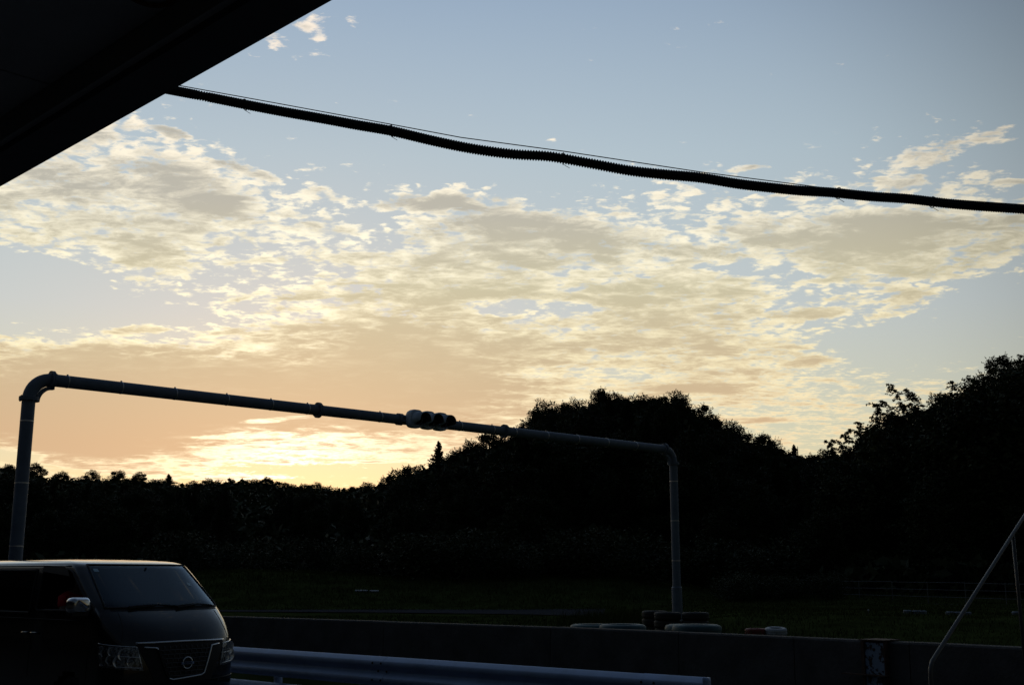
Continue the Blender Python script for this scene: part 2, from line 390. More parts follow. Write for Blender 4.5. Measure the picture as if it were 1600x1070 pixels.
# ================================================================== THE GROUND
SKY_PTS = [(-700, 700), (-300, 712), (0, 722), (40, 720), (60, 722), (75, 738), (95, 735), (120, 742), (140, 735), (160, 745), (182, 731), (200, 742),
           (225, 737), (250, 748), (265, 741), (285, 752), (305, 748), (330, 746), (355, 745), (385, 745), (415, 742), (440, 748), (470, 753), (500, 752),
           (530, 760), (555, 757), (575, 751), (588, 765), (600, 742), (615, 728), (635, 718), (655, 722), (672, 705), (685, 688), (700, 694), (720, 684),
           (750, 680), (770, 684), (790, 680), (800, 668), (820, 650), (845, 620), (870, 628), (895, 618), (915, 625), (938, 600), (960, 606), (985, 610),
           (1010, 612), (1030, 612), (1052, 604), (1068, 625), (1100, 632), (1120, 650), (1140, 655), (1165, 675), (1192, 670), (1210, 690), (1235, 706),
           (1248, 695), (1262, 704), (1285, 700), (1308, 705), (1312, 680), (1330, 678), (1345, 655), (1362, 646), (1380, 652), (1395, 630), (1410, 615),
           (1425, 630), (1438, 640), (1446, 602), (1465, 605), (1490, 590), (1515, 595), (1530, 570), (1550, 548), (1570, 543), (1590, 548), (1640, 540),
           (1800, 520), (2300, 560)]
def sky_y(x):
    if x <= SKY_PTS[0][0]: return SKY_PTS[0][1]
    for (a, b), (c, d) in zip(SKY_PTS, SKY_PTS[1:]):
        if x <= c: return b + (d - b) * (x - a) / (c - a)
    return SKY_PTS[-1][1]
def sm(a, b, t):
    t = max(0, min(1, (t - a) / (b - a))); return t * t * (3 - 2 * t)
def sky_smooth(x):
    return sum(sky_y(x + o) for o in (-60, -30, 0, 30, 60)) / 5
def colx(X, Y): return 800 + F * cos(PITCH) * X / max(Y, 1)     # rough photo column of a ground point
def sky_low(x): return max(sky_y(x + o) for o in (-40, -20, 0, 20, 40)) * .6 + sky_smooth(x) * .4
def ridgeY(x):       # how far the wooded crest is
    a = 230 - 100 * sm(540, 640, x); return a - 38 * sm(1180, 1420, x)
def tree_h(x):
    return 9.0 - 1.0 * sm(560, 700, x) + 3.0 * sm(1280, 1450, x)
def footY(x):
    return 92 - 12 * sm(300, 700, x) - 8 * sm(1100, 1500, x)
def crest_z(x):
    return P(x, sky_low(x) + 24 + 14 * sm(560, 700, x) + 22 * sm(1280, 1400, x), ridgeY(x)).z
def height(X, Y):
    if Y < 5: return -.02
    x = max(-1500, min(3000, colx(X, Y)))
    # distance past the concrete wall
    s = X * .62 + Y * .785 - 13.2
    if s < 0: return -.02
    h = .06 + .04 * mnoise.noise(Vector((X * .2, Y * .2, 0)))
    h += .42 * sm(950, 1150, x) * sm(29, 38, Y) * (1 - .35 * sm(42, 52, Y))          # low grass mound on the right
    h += .10 * mnoise.noise(Vector((X * .5, Y * .5, 3))) * sm(1000, 1150, x) * sm(26, 34, Y)
    bank = (1.62 + .35 * exp(-((x - 430) / 120) ** 2)) * (1 - .75 * sm(950, 1150, x))
    h += bank * sm(59, 74, Y) + .15 * mnoise.noise(Vector((X * .12, Y * .12, 5))) * sm(60, 75, Y)
    fy, ry = footY(x), ridgeY(x)
    cz = crest_z(x)
    if Y > fy: h += (cz - h) * (sm(fy, ry, Y) * .55 + .45 * max(0, min(1, (Y - fy) / (ry - fy))))
    if Y > ry: h = cz - .00045 * (Y - ry) ** 2 * 0 - .02 * (Y - ry)
    return max(h, -1.0) if Y < 400 else h * max(0, 1 - (Y - 400) / 1200)
gx, gy = [], []
def spread(a, b, n, p=1.0): return [a + (b - a) * (i / n) ** p for i in range(n + 1)]
AZS = [radians(-62 + 124 * i / 200) for i in range(201)]
DS = spread(11, 80, 120) + spread(82, 250, 85) + spread(260, 2500, 22, 1.8)
V = []; Fc = []; mi = []
for d in DS:
    for a in AZS:
        X, Y = d * tan(a), d
        V.append((X, Y, height(X, Y)))
na = len(AZS)
for i in range(len(DS) - 1):
    for j in range(na - 1):
        Fc.append((i * na + j, i * na + j + 1, (i + 1) * na + j + 1, (i + 1) * na + j))
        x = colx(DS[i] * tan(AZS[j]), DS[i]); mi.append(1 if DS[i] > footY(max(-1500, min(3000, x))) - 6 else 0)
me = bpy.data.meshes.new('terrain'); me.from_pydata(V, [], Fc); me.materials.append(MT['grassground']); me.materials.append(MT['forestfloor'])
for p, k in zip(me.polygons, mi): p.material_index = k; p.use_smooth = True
tag(link('terrain', me, None), 'dark grassy ground rising to wooded hills', kind='structure')
tag(mesh('ground', [(-2500, -2500, -.06), (2500, -2500, -.06), (2500, 2500, -.06), (-2500, 2500, -.06)], [(0, 1, 2, 3)], MT['soil']), kind='structure')

# wall line (top edge seen in the photo), used by the pit lane too
WPX = [(-500, 941), (-80, 949.5), (350, 962.5), (600, 970.3), (860, 979), (1060, 986.8), (1240, 994.6), (1420, 1003), (1600, 1011.6), (1760, 1019), (2100, 1038)]
WL = []
for x, y in WPX:
    p = Pz(x, y, 1.0); WL.append(Vector((p.x, p.y, 0)))
pit = [(-60, 62, 0)] + [(p.x, p.y, 0) for p in WL] + [(9, 5, 0), (30, -14, 0), (30, -60, 0), (-60, -60, 0)]
tag(mesh('pit_lane', [(x, y, .004) for x, y, z in pit], [tuple(range(len(pit) - 1, -1, -1))], MT['asphalt']), kind='structure')
def gz(p): return height(p.x, p.y)
# strip of track beyond the wall
def groundhit(x, y, z=.06):
    p = Pz(x, y, z); return p
near_l = [groundhit(x, y) for x, y in ((250, 956), (350, 956.4), (600, 957.5), (800, 960), (945, 963.4))]
far_l = [groundhit(x, y) for x, y in ((250, 953.6), (350, 953.4), (600, 953), (800, 953), (945, 952.4))]
V = []; 
for a, b in zip(near_l, far_l):
    for k in range(9):
        q = a.lerp(b, k / 8); V.append(Vector((q.x, q.y, max(height(q.x, q.y), 0) + .035)))
Fc = [(i * 9 + k, (i + 1) * 9 + k, (i + 1) * 9 + k + 1, i * 9 + k + 1) for i in range(4) for k in range(8)]
tag(mesh('track', V, Fc, MT['track']), kind='structure')

# ================================================================== CONCRETE WALL
wall = tag(empty('concrete_wall', WL[0]), 'long dark concrete barrier wall behind the guardrail', 'wall')
def offs(a, b, t):      # normal away from the camera
    d = (b - a).normalized(); return Vector((-d.y, d.x, 0)) * t
npan = 0
for a, b in zip(WL, WL[1:]):
    L = (b - a).length; n = max(1, round(L / 3.0))
    for i in range(n):
        p, q = a.lerp(b, i / n), a.lerp(b, (i + 1) / n)
        d = (q - p).normalized(); o = offs(a, b, .28)
        p2, q2 = p + d * .006, q - d * .006
        k = random.uniform(-.004, .004)
        ch = .02; prof = [(0, 0), (0, 1.0 + k - ch), (ch, 1.0 + k), (.28 - ch, 1.0 + k), (.28, 1.0 + k - ch), (.28, -.3)]
        prof[0] = (-.03, -.3)
        un = offs(a, b, 1.0)
        poly = [p2 + un * u + Vector((0, 0, z)) - WL[0] for u, z in prof]
        ob = add('wall_panel', prism(poly, p2, q2), MT['concrete'], wall); npan += 1

# ================================================================== GUARDRAIL
RT = .80
R1 = Pz(360, 1009.2, RT); R2 = Pz(1112, 1058.5, RT); R1.z = R2.z = 0
rd = (R2 - R1).normalized(); rn = Vector((rd.y, -rd.x, 0))     # rn towards the camera side
if rn.y > 0: rn = -rn
RA = R1 - rd * 14; RL = (R2 - RA).length
rail = tag(empty('guardrail', RA), 'bluish steel guardrail with two corrugated beams running past the black van', 'guardrail')
prof = [(-.006, 0), (.004, 0), (.012, -.006), (.074, -.045), (.082, -.056), (.082, -.100), (.074, -.112), (.018, -.158), (.012, -.168), (.012, -.182), (.018, -.192),
        (.074, -.238), (.082, -.250), (.082, -.294), (.074, -.305), (.012, -.344), (.004, -.35), (-.006, -.35)]
def beam(s0, s1, top, push=0.0, nseg=1):
    V = []; Fc = []; m = len(prof)
    st = [s0 + (s1 - s0) * i / nseg for i in range(nseg + 1)]
    for s in st:
        for u, z in prof: V.append(rd * s + rn * (u + push) + Vector((0, 0, top + z)))
    for s in st:
        for u, z in prof: V.append(rd * s + rn * (u + push - .004) + Vector((0, 0, top + z)))
    h = m * len(st)
    for i in range(nseg):
        for j in range(m - 1):
            a = i * m + j; Fc.append((a, a + 1, a + m + 1, a + m)); Fc.append((h + a, h + a + m, h + a + m + 1, h + a + 1))
    for j in range(m - 1):
        Fc.append((j, h + j, h + j + 1, j + 1)); a = nseg * m + j; Fc.append((a, a + 1, h + a + 1, h + a))
    for j in (0, m - 1):
        for i in range(nseg):
            a = i * m + j; Fc.append((a, a + m, h + a + m, h + a))
    return V, Fc
sjoin = (P(595, 1040, P(595, 1040, 1).y) - CAM)
def s_at(px):       # station along the rail for a photo column at rail top
    lo, hi = 0, RL + 5
    for _ in range(50):
        m_ = (lo + hi) / 2
        if proj(RA + rd * m_ + Vector((0, 0, RT)))[0] < px: lo = m_
        else: hi = m_
    return lo
SJ = s_at(597); SE = s_at(1010); SE2 = RL
for top in (RT, RT - .43):
    for a, b, ps in ((0.0, SJ - 4.0 - .05, 0), (SJ - 4.05, SJ + .10, .004), (SJ - .10, SE + .16, 0), (SE - .02, SE2 - .05, .006)):
        o = add('beam', beam(a, b, top + (.004 if ps > .005 else 0), ps), MT['rail'], rail); smooth_by_angle(o, 50)
    # rounded end terminal
    V = []; Fc = []
    for k in range(9):
        a = k / 8 * pi; 
        for z in (0, -.03, -.32, -.35):
            V.append(rd * (SE2 - .05 + .055 * sin(a) * (1 if z in (-.03, -.32) else .8)) + rn * (.036 + .052 * cos(a)) + Vector((0, 0, top + .004 + z)))
    for k in range(8):
        for j in range(3): Fc.append((k * 4 + j, k * 4 + j + 1, k * 4 + j + 5, k * 4 + j + 4))
    Fc.append(tuple(k * 4 for k in range(9))); Fc.append(tuple(k * 4 + 3 for k in range(8, -1, -1)))
    add('beam_end_cap', (V, Fc), MT['rail'], rail, True)
def boltmesh():
    return lathe([(0, .012), (.008, .011), (.013, .006), (.014, 0)], 10)
bm_ = None
rotn = rn.to_track_quat('Z', 'Y').to_matrix().to_4x4()
for top in (RT, RT - .43):
    for s0 in (SJ, SE + .07, SJ - 4.0):
        for ds, dz_ in ((-.075, -.075), (.075, -.075), (-.04, -.175), (.11, -.175), (-.075, -.275), (.075, -.275)):
            u = .083 if dz_ != -.175 else .016
            if bm_ is None: bo = add('bolt', boltmesh(), MT['bolt'], rail, True); bm_ = bo.data
            else: bo = link('bolt', bm_, None, rail)
            bo.matrix_local = Matrix.Translation(rd * (s0 + ds) + rn * (u + .006) + Vector((0, 0, top + dz_))) @ rotn
s = 1.0
while s < RL - .2:
    vf = tube([rd * s + rn * -.075 + Vector((0, 0, -.1)), rd * s + rn * -.075 + Vector((0, 0, RT - .02))], .057, 14)
    add('post', vf, MT['rail'], rail, True)
    add('bracket', box(*(rd * s + rn * -.012 + Vector((0, 0, RT - .175))), .07, .03, .1, Matrix.Rotation(atan2(rd.y, rd.x), 3, 'Z')), MT['rail'], rail)
    s += 2.0

# ================================================================== OVERHEAD SIGNAL GANTRY
YR = 34.0
def zat(x, y, Y): return P(x, y, Y).z
zb = zat(1035, 702, YR)
lo, hi = 10, 34
for _ in range(60):
    m_ = (lo + hi) / 2
    if zat(105, 597.5, m_) < zb: lo = m_
    else: hi = m_
YL = lo
def vert_xy(x, y, Y): p = P(x, y, Y); return Vector((p.x, p.y, 0))
GL = vert_xy(38.5, 700, YL - .55); GR = vert_xy(1055, 830, YR + .2)
bd = (GR - GL).normalized(); bnorm = Vector((bd.y, -bd.x, 0))
if bnorm.y > 0: bnorm = -bnorm
GH = zb; GLEN = (GR - GL).length; PR = .122; ER = .40
gan = tag(empty('signal_gantry', GL), 'blue grey pipe gantry spanning the track with a traffic signal on its beam', 'gantry')
gzL, gzR = height(GL.x, GL.y), height(GR.x, GR.y)
def gp(s, z): return bd * s + Vector((0, 0, z))
def part_tube(name, pts, r, m='pipe', n=20): return smooth_by_angle(add(name, tube(pts, r, n), MT[m], gan), 40)
part_tube('pole', [gp(0, gzL - .1), gp(0, GH - ER)], PR)
part_tube('pole', [gp(GLEN, gzR - .1), gp(GLEN, GH - ER)], PR)
part_tube('base_sleeve', [gp(GLEN, gzR - .05), gp(GLEN, gzR + 1.28), gp(GLEN, gzR + 1.3)], [PR + .03, PR + .03, PR + .004])
part_tube('base_sleeve', [gp(0, gzL - .05), gp(0, gzL + 1.28), gp(0, gzL + 1.3)], [PR + .03, PR + .03, PR + .004])
def elbow(s0, sg):
    return [gp(s0 + sg * (ER - ER * cos(a)), GH - ER + ER * sin(a)) for a in [pi / 2 * i / 10 for i in range(11)]]
part_tube('elbow', elbow(0, 1), PR); part_tube('elbow', elbow(GLEN, -1), PR)
def s_beam(px, z=None):
    z = GH if z is None else z; lo, hi = 0, GLEN
    for _ in range(50):
        m_ = (lo + hi) / 2
        if proj(GL + gp(m_, z))[0] < px: lo = m_
        else: hi = m_
    return lo
sf = [ER, s_beam(497), s_beam(788), GLEN - ER]
part_tube('beam', [gp(sf[0], GH), gp(sf[1], GH)], PR)
part_tube('beam', [gp(sf[1], GH), gp(sf[2], GH)], PR * .985)
part_tube('beam', [gp(sf[2], GH), gp(sf[3], GH)], PR)
def flange(c, ax, big=.055):
    o = part_tube('flange', [c - ax * .032, c - ax * .004, c - ax * .004, c + ax * .004, c + ax * .004, c + ax * .032],
              [PR + big, PR + big, PR + big - .012, PR + big - .012, PR + big, PR + big], n=24)
    u = ax.orthogonal().normalized(); v = ax.cross(u)
    for k in range(8):
        a = 2 * pi * k / 8 + .2; q = c + (u * cos(a) + v * sin(a)) * (PR + big * .55)
        add('flange_bolt', tube([q - ax * .055, q + ax * .055], .014, 6), MT['pipe'], o)
for s_ in sf: flange(gp(s_, GH), bd)
zv = Vector((0, 0, 1))
flange(gp(0, GH - ER), zv); flange(gp(GLEN, GH - ER), zv)
# curved gusset under each elbow
for s0, sg in ((0, 1), (GLEN, -1)):
    inner = []; outer = []
    R2_ = .34
    for i in range(11):
        a = pi / 2 * i / 10; cx, cz = s0 + sg * (PR * .9 + R2_), GH - PR * .9 - R2_
        outer.append(gp(cx - sg * R2_ * cos(a), cz + R2_ * sin(a))); 
        inner.append(gp(cx - sg * (R2_ - .075) * cos(a), cz + (R2_ - .075) * sin(a)))
    poly = outer + inner[::-1]
    V = [p - bnorm * .05 for p in poly] + [p + bnorm * .05 for p in poly]; n = 11; Fc = []
    for i in range(10):
        Fc += [(i, i + 1, 2 * n - 2 - i, 2 * n - 1 - i), (2 * n + i, 4 * n - 1 - i, 4 * n - 2 - i, 2 * n + i + 1),
               (i, 2 * n + i, 2 * n + i + 1, i + 1), (2 * n - 1 - i, 2 * n - 2 - i, 4 * n - 2 - i, 4 * n - 1 - i)]
    add('gusset', (V, Fc), MT['pipe'], gan)
bandm = None
for px in (105, 189, 273, 354, 423, 480, 593.5, 718, 768.6, 803, 853, 901, 947, 992, 1036):
    s_ = s_beam(px)
    part_tube('band', [gp(s_ - .011, GH), gp(s_ + .011, GH)], PR + .004, 'band', 24)
    add('band_buckle', box(*(gp(s_, GH + PR + .012)), .03, .03, .02), MT['band'], gan)
for s0, zs in ((0, (1.2, 2.3, 3.45, 4.6)), (GLEN, (2.2, 3.35, 4.5))):
    for z in zs: part_tube('band', [gp(s0, z - .011), gp(s0, z + .011)], PR + .004, 'band', 24)

# ---- traffic signal on the beam
sc_ = s_beam(656); so = GL + gp(sc_, GH)
sig = tag(empty('traffic_signal', so + bnorm * .30), 'grey three lens hooded traffic signal mounted on the overhead beam', 'traffic signal')
fx = bnorm; ux = bd
tilt = Matrix.Rotation(radians(6), 4, bd)
def SP(a, b, z): return ux * a + fx * b + Vector((0, 0, z))
# each module: a rounded box lofted front to back
def rrect(w, h, r, n=6):
    pts = []
    for cx, cz, a0 in ((w / 2 - r, h / 2 - r, 0), (-w / 2 + r, h / 2 - r, pi / 2), (-w / 2 + r, -h / 2 + r, pi), (w / 2 - r, -h / 2 + r, 3 * pi / 2)):
        for i in range(n + 1): a = a0 + pi / 2 * i / n; pts.append((cx + r * cos(a), cz + r * sin(a)))
    return pts
def loft(rings, close=True):
    V = []; Fc = []; n = len(rings[0])
    for rg in rings: V += rg
    for i in range(len(rings) - 1):
        for j in range(n): Fc.append((i * n + j, (i + 1) * n + j, (i + 1) * n + (j + 1) % n, i * n + (j + 1) % n))
    if close: Fc.append(tuple(range(n))); Fc.append(tuple((len(rings) - 1) * n + n - 1 - j for j in range(n)))
    return V, Fc
for k, a in enumerate((-.385, 0, .385)):
    rings = []
    for b, sc2 in ((-.16, .80), (-.13, .93), (-.06, 1.0), (.06, 1.0), (.085, .97)):
        rings.append([SP(a + q * sc2, b, z * sc2) for q, z in rrect(.375, .44, .13)])
    o = add('signal_module', loft(rings), MT['signal'], sig); smooth_by_angle(o, 40)
    # lens
    vf = lathe([(0, .03), (.06, .026), (.11, .014), (.145, 0)], 24)
    rot = fx.to_track_quat('Z', 'Y').to_matrix().to_4x4()
    l = add('lens', xf(vf, Matrix.Translation(SP(a, .088, 0)) @ rot), MT['lensdark'], sig, True)
    # hood: open tube, longer on top
    V = []; Fc = []; n = 28
    for ri, rr_ in ((0, .168), (1, .160)):
        for e_, L_ in ((0, 0), (1, 1)):
            for j in range(n + 1):
                t = -radians(155) + radians(310) * j / n; ca, sa = sin(t), cos(t)
                ln = (.06 + .28 * sm(-.85, -.1, sa)) * L_
                V.append(SP(a + rr_ * ca, .085 + ln, rr_ * sa - ln * .12))
    w = n + 1
    for j in range(n):
        Fc.append((j, j + 1, w + j + 1, w + j)); Fc.append((2 * w + j, 3 * w + j, 3 * w + j + 1, 2 * w + j + 1))
        Fc.append((w + j, w + j + 1, 3 * w + j + 1, 3 * w + j))
    hd_ = add('hood', (V, Fc), MT['signal'], sig, True); hd_.data.materials.append(MT['lensdark'])
    for p_ in hd_.data.polygons:
        if min(p_.vertices) >= 2 * w: p_.material_index = 1
for a in (-.62, .60):
    c = SP(a, -.16, 0)
    add('mounting_bracket', tube([SP(a - .06, -.30, 0), SP(a + .06, -.30, 0)], PR + .022, 20), MT['pipe'], sig)
    add('mounting_arm', join(tube([SP(a, -.20, .05), SP(a * .8, -.08, .05)], .025, 8), tube([SP(a, -.20, -.05), SP(a * .8, -.08, -.05)], .025, 8)), MT['pipe'], sig)

# ================================================================== CANOPY, UNSEEN SHADE BUILDING, CONDUIT
ZC = 3.6
E0, E1 = Pz(0, 292, ZC), Pz(520, 0, ZC)
ed = (E1 - E0); ed.z = 0; ed.normalize()
en = Vector((-ed.y, ed.x, 0))
if en.y > 0: en = -en                     # en: inwards, towards and past the camera
I0 = Pz(0, 240, ZC); bw = (I0 - E0).dot(en)
can = tag(empty('canopy', E0), 'dark flat canopy roof overhanging the pit lane', 'canopy')
CL0, CL1, DEP = -70.0, 16.0, 9.0  # unseen left run stretched to darken what the van side reflects
def cp(s, t, z): return ed * s + en * t + Vector((0, 0, z))
def cbox(s0, s1, t0, t1, z0, z1):
    return prism([cp(s0, t0, z0 - ZC), cp(s1, t0, z0 - ZC), cp(s1, t1, z0 - ZC), cp(s0, t1, z0 - ZC)], (0, 0, 0), (0, 0, z1 - z0))
add('edge_beam', cbox(CL0, CL1, 0, bw, ZC, ZC + 1.3), MT['canopy'], can)
add('edge_lip', cbox(CL0, CL1, bw + .001, bw + .03, ZC + .03, ZC + .42), MT['soffit'], can)
add('roof_slab', cbox(CL0, CL1, bw + .032, DEP, ZC + .16, ZC + .42), MT['canopy'], can)
J1 = Pz(314, 47, ZC); J0 = Pz(84, 184, ZC)
s1_, s0_ = (J1 - E0).dot(ed), (J0 - E0).dot(ed); sp = s1_ - s0_
k = -int((s0_ - CL0) / sp); tt = [bw + .035, bw + .035 + sp * 2, bw + .035 + sp * 4]
while s0_ + (k + 1) * sp < CL1:
    for a, b in zip(tt, tt[1:]):
        add('soffit_panel', cbox(s0_ + k * sp + .006, s0_ + (k + 1) * sp - .006, a + .006, b - .006, ZC + .135, ZC + .158), MT['soffit'], can)
    k += 1
LP_ = Pz(236, -8, ZC + .135) - E0; LP_.z = .13
add('light_ring', xf(lathe([(.055, .0), (.075, -.006), (.085, 0), (.085, .01), (.05, .01), (.05, .06)], 32), Matrix.Translation(LP_)), MT['rust'], can, True)
bld = tag(empty('unseen_pit_building', E0 + en * DEP), 'unseen dark pit building wall added under the canopy to shade the foreground', 'building')  # unseen building, added to block sky light and darken van reflections
add('wall', prism([ed * CL0, ed * CL1, ed * CL1 + en * 6, ed * CL0 + en * 6], (0, 0, 0), (0, 0, ZC + 1.2)), MT['building'], bld).location.z = -ZC
bld.location.z = 0
for c_ in bld.children: c_.location.z = 0
bld.location = (bld.location.x, bld.location.y, 0)
cn = 0
for s_ in (-27, -21, -15, 9, 14.5):
    q = E0 + ed * s_ + en * (bw * .5 + 3.4); q.z = 0
    add('column', prism([Vector((q.x - .1, q.y - .1, 0)) - E0, Vector((q.x + .1, q.y - .1, 0)) - E0, Vector((q.x + .1, q.y + .1, 0)) - E0, Vector((q.x - .1, q.y + .1, 0)) - E0],
        (0, 0, 0), (0, 0, ZC + .1)), MT['canopy'], can)

# conduit: photo trace turned into a hanging run 4 to 6 m away
TR = [(20, 92), (150, 119), (283, 144), (330, 153), (380, 163), (440, 174.5), (500, 185), (560, 196), (612, 205), (680, 221), (740, 233), (800, 241), (850, 244),
      (880, 248), (930, 257), (985, 267), (1040, 273), (1095, 278), (1150, 287), (1200, 293), (1250, 298), (1300, 301), (1360, 307), (1420, 311), (1480, 318),
      (1540, 323), (1600, 327), (1680, 333), (1800, 341), (2000, 356)]
def trY(x):
    return 5.0 - .3 * sm(250, 860, x) + .5 * sm(860, 1620, x) + .5 * (1 - sm(0, 260, x))
def catmull(pts, t):
    i = int(t); f = t - i; n = len(pts)
    p0, p1, p2, p3 = (pts[max(0, min(n - 1, i + k))] for k in (-1, 0, 1, 2))
    return p1 * 1 + (p2 - p0) * (.5 * f) + (p0 * 2 - p1 * 5 + p2 * 4 - p3) * (.5 * f * f) + (p1 * 3 - p0 - p2 * 3 + p3) * (.5 * f ** 3)
CP = [P(x, y, trY(x)) for x, y in TR]
fine = []; t = 0.0
while t < len(CP) - 1.001: fine.append(catmull(CP, t)); t += .02
# resample evenly, one rib each
rib = .0120; res = [fine[0]]; a0 = 0
for p in fine[1:]:
    while (p - res[-1]).length > rib / 4:
        res.append(res[-1] + (p - res[-1]).normalized() * rib / 4)
rad = [.0236 if (i % 4) in (0, 1) else .0186 for i in range(len(res))]
origin = CP[0]
con = tag(empty('overhead_conduit', origin), 'black corrugated conduit sagging from a thin wire across the sky', 'cable')
smooth = tube([p - origin for p in res], rad, 8)
add('conduit', smooth, MT['conduit'], con)
# messenger wire: straight-ish between ties, above the sagging conduit
WT = [(60, 90), (283, 134.5), (440, 163), (600, 192.5), (720, 215), (880, 236.5), (1095, 269), (1310, 296.5), (1457, 310), (1600, 320), (2000, 349)]
add('support_wire', tube([P(x, y, trY(x)) - origin for x, y in WT], .0022, 6), MT['conduit'], con)
for x, y in ((383, 164), (612, 205), (880, 248), (1310, 302), (1457, 316)):
    p = P(x, y, trY(x)) - origin; r_ = .0255; pts = []
    tdir = (P(x + 10, y + 2, trY(x + 10)) - P(x, y, trY(x))).normalized(); u = Vector((0, 0, 1)); v = tdir.cross(u).normalized()
    for k in range(18): a = 2 * pi * k / 18; pts.append(p + (u * cos(a) + v * sin(a)) * r_)
    add('tie', tube(pts, .0022, 6, closed=True), MT['conduit'], con)
    q = p - u * r_
    add('tie_tail', tube([q, q - u * .006 + tdir * .012, q - u * .012 + tdir * .028], .0012, 5), MT['conduit'], con)

# ================================================================== TYRES
def tyre_vf(R=.35, w=.2, r_in=.2):
    h = w / 2
    return lathe([(r_in, -h * .75), (r_in + .02, -h * .95), (R - .06, -h), (R - .02, -h * .86), (R, -h * .6), (R, -h * .2), (R - .008, -h * .16), (R - .008, h * .16), (R, h * .2),
                  (R, h * .6), (R - .02, h * .86), (R - .06, h), (r_in + .02, h * .95), (r_in, h * .75), (r_in - .005, 0), (r_in, -h * .75)], 30)
tyre_me = {}
def tyre(x, y, z, m, label, cat='tyre', group=None, R=.35, w=.2, rz=0, tilt=0):
    key = (m, R, w)
    if key not in tyre_me:
        o = tag(add('tyre', tyre_vf(R, w, R * .58), MT[m], None, True), label, cat, group); smooth_by_angle(o, 40); tyre_me[key] = o.data
    else: o = tag(link('tyre', tyre_me[key], None), label, cat, group)
    o.location = (x, y, z); o.rotation_euler = (tilt, 0, rz); return o
ORD = ['bottom', 'second', 'third', 'fourth', 'top']
def stack(p, n, m, desc, group, R=.35, w=.2, z0=None):
    z0 = height(p.x, p.y) - .01 if z0 is None else z0
    for i in range(n):
        nm = 'topmost' if i == n - 1 else ('lowest' if i == 0 else ('second lowest' if i == 1 else 'third lowest' if i == 2 else 'fourth lowest'))
        tyre(p.x + random.uniform(-.012, .012), p.y + random.uniform(-.012, .012), z0 + w * (i + .5), m, f'{nm} {desc}', 'tyre', group, R, w, random.random() * 6)
stack(vert_xy(1043.5, 965, 30.6), 4, 'rubber', 'black tyre of the stack just left of the gantry pole foot', 'black tyres round the gantry pole')
stack(vert_xy(1086.5, 965, 30.4), 4, 'rubber', 'black tyre of the stack just right of the gantry pole foot', 'black tyres round the gantry pole')
stack(vert_xy(1023, 965, 31.9), 4, 'rubber', 'black tyre of the half hidden stack left of the gantry pole', 'black tyres round the gantry pole')
def behind(px, off):
    # point behind the wall at a photo column
    best = None
    for a, b in zip(WL, WL[1:]):
        for k in range(40):
            q = a.lerp(b, k / 40); X = proj(q + Vector((0, 0, 1)))[0]
            if best is None or abs(X - px) < best[0]: best = (abs(X - px), q, offs(a, b, 1))
    return best[1] + best[2] * off
for px, off, desc in ((1042, .72, 'teal tyre of the stack behind the wall nearest the pole'), (1008, 1.15, 'teal tyre of the stack half hidden left of its neighbour'),
                 (925, .72, 'teal tyre of the stack showing left of the tall weeds'), (880, .75, 'teal painted tyre of the farthest left stack over the wall')):
    p = behind(px, off); z = height(p.x, p.y)
    want = P(px, 975 if px > 990 else 974.6, p.y).z - z
    stack(p, 5, 'teal', desc, 'teal tyres stacked behind the wall', .36, want / 5, z)
p = Pz(1212.5, 987, .25); zt = height(p.x, p.y)
tyre(p.x, p.y, .27, 'whitet', 'white painted tyre lying beyond the wall beside a red one', 'tyre', None, .30, .20, 0, radians(6))
tyre(p.x, p.y, .08, 'rubber', 'black tyre lying under the white painted tyre', 'tyre', None, .30, .19)
p = Pz(1185, 987.5, .25)
tyre(p.x, p.y + .35, .25, 'redt', 'red painted tyre lying beyond the wall beside a white one', 'tyre', None, .30, .19)
tyre(p.x, p.y + .35, .06, 'rubber', 'black tyre lying under the red painted tyre', 'tyre', None, .30, .18)
for i, (px, py, nme) in enumerate(((1418, 955, 'pale painted half buried tyre farthest left on the grass crest'), (1432, 955.5, 'pale painted half buried tyre second from the left on the crest'),
                      (1441, 955.8, 'pale painted half buried tyre third from the left on the crest'), (1484, 957.5, 'pale half buried tyre just left of the sloping handrail'),
                      (1496, 958, 'pale half buried tyre seen right against the sloping handrail'), (1511, 958.5, 'pale half buried tyre just right of the sloping handrail'), (1588, 961, 'pale half buried tyre beside the upright stair post'))):
    p = P(px, py, 40.5); z = height(p.x, p.y)
    tyre(p.x, p.y, z + .03, 'board', nme, 'tyre', 'half buried pale tyres on the grass crest', .15, .16)
p = P(1357, 955, 40); z = height(p.x, p.y)
pp = tag(empty('marker_stake', (p.x, p.y, z)), 'tiny white topped stake in the grass crest', 'stake')
add('stake', tube([(0, 0, -.05), (0, 0, .12)], .012, 6), MT['fence'], pp); add('stake_cap', lathe([(0, .17), (.03, .16), (.035, .12), (0, .11)], 8), MT['whitet'], pp)
for px, w_, l in ((565, .72, 'longer pale board lying on the far grass bank'), (585, .5, 'shorter pale board lying on the far grass bank')):
    p = P(px, 910.5, 66.5); z = height(p.x, p.y)
    o = tag(add('board', box(0, 0, 0, w_, .25, .09), MT['board']), l, 'board'); o.location = (p.x, p.y, z + .03); o.rotation_euler = (radians(12), 0, 0)

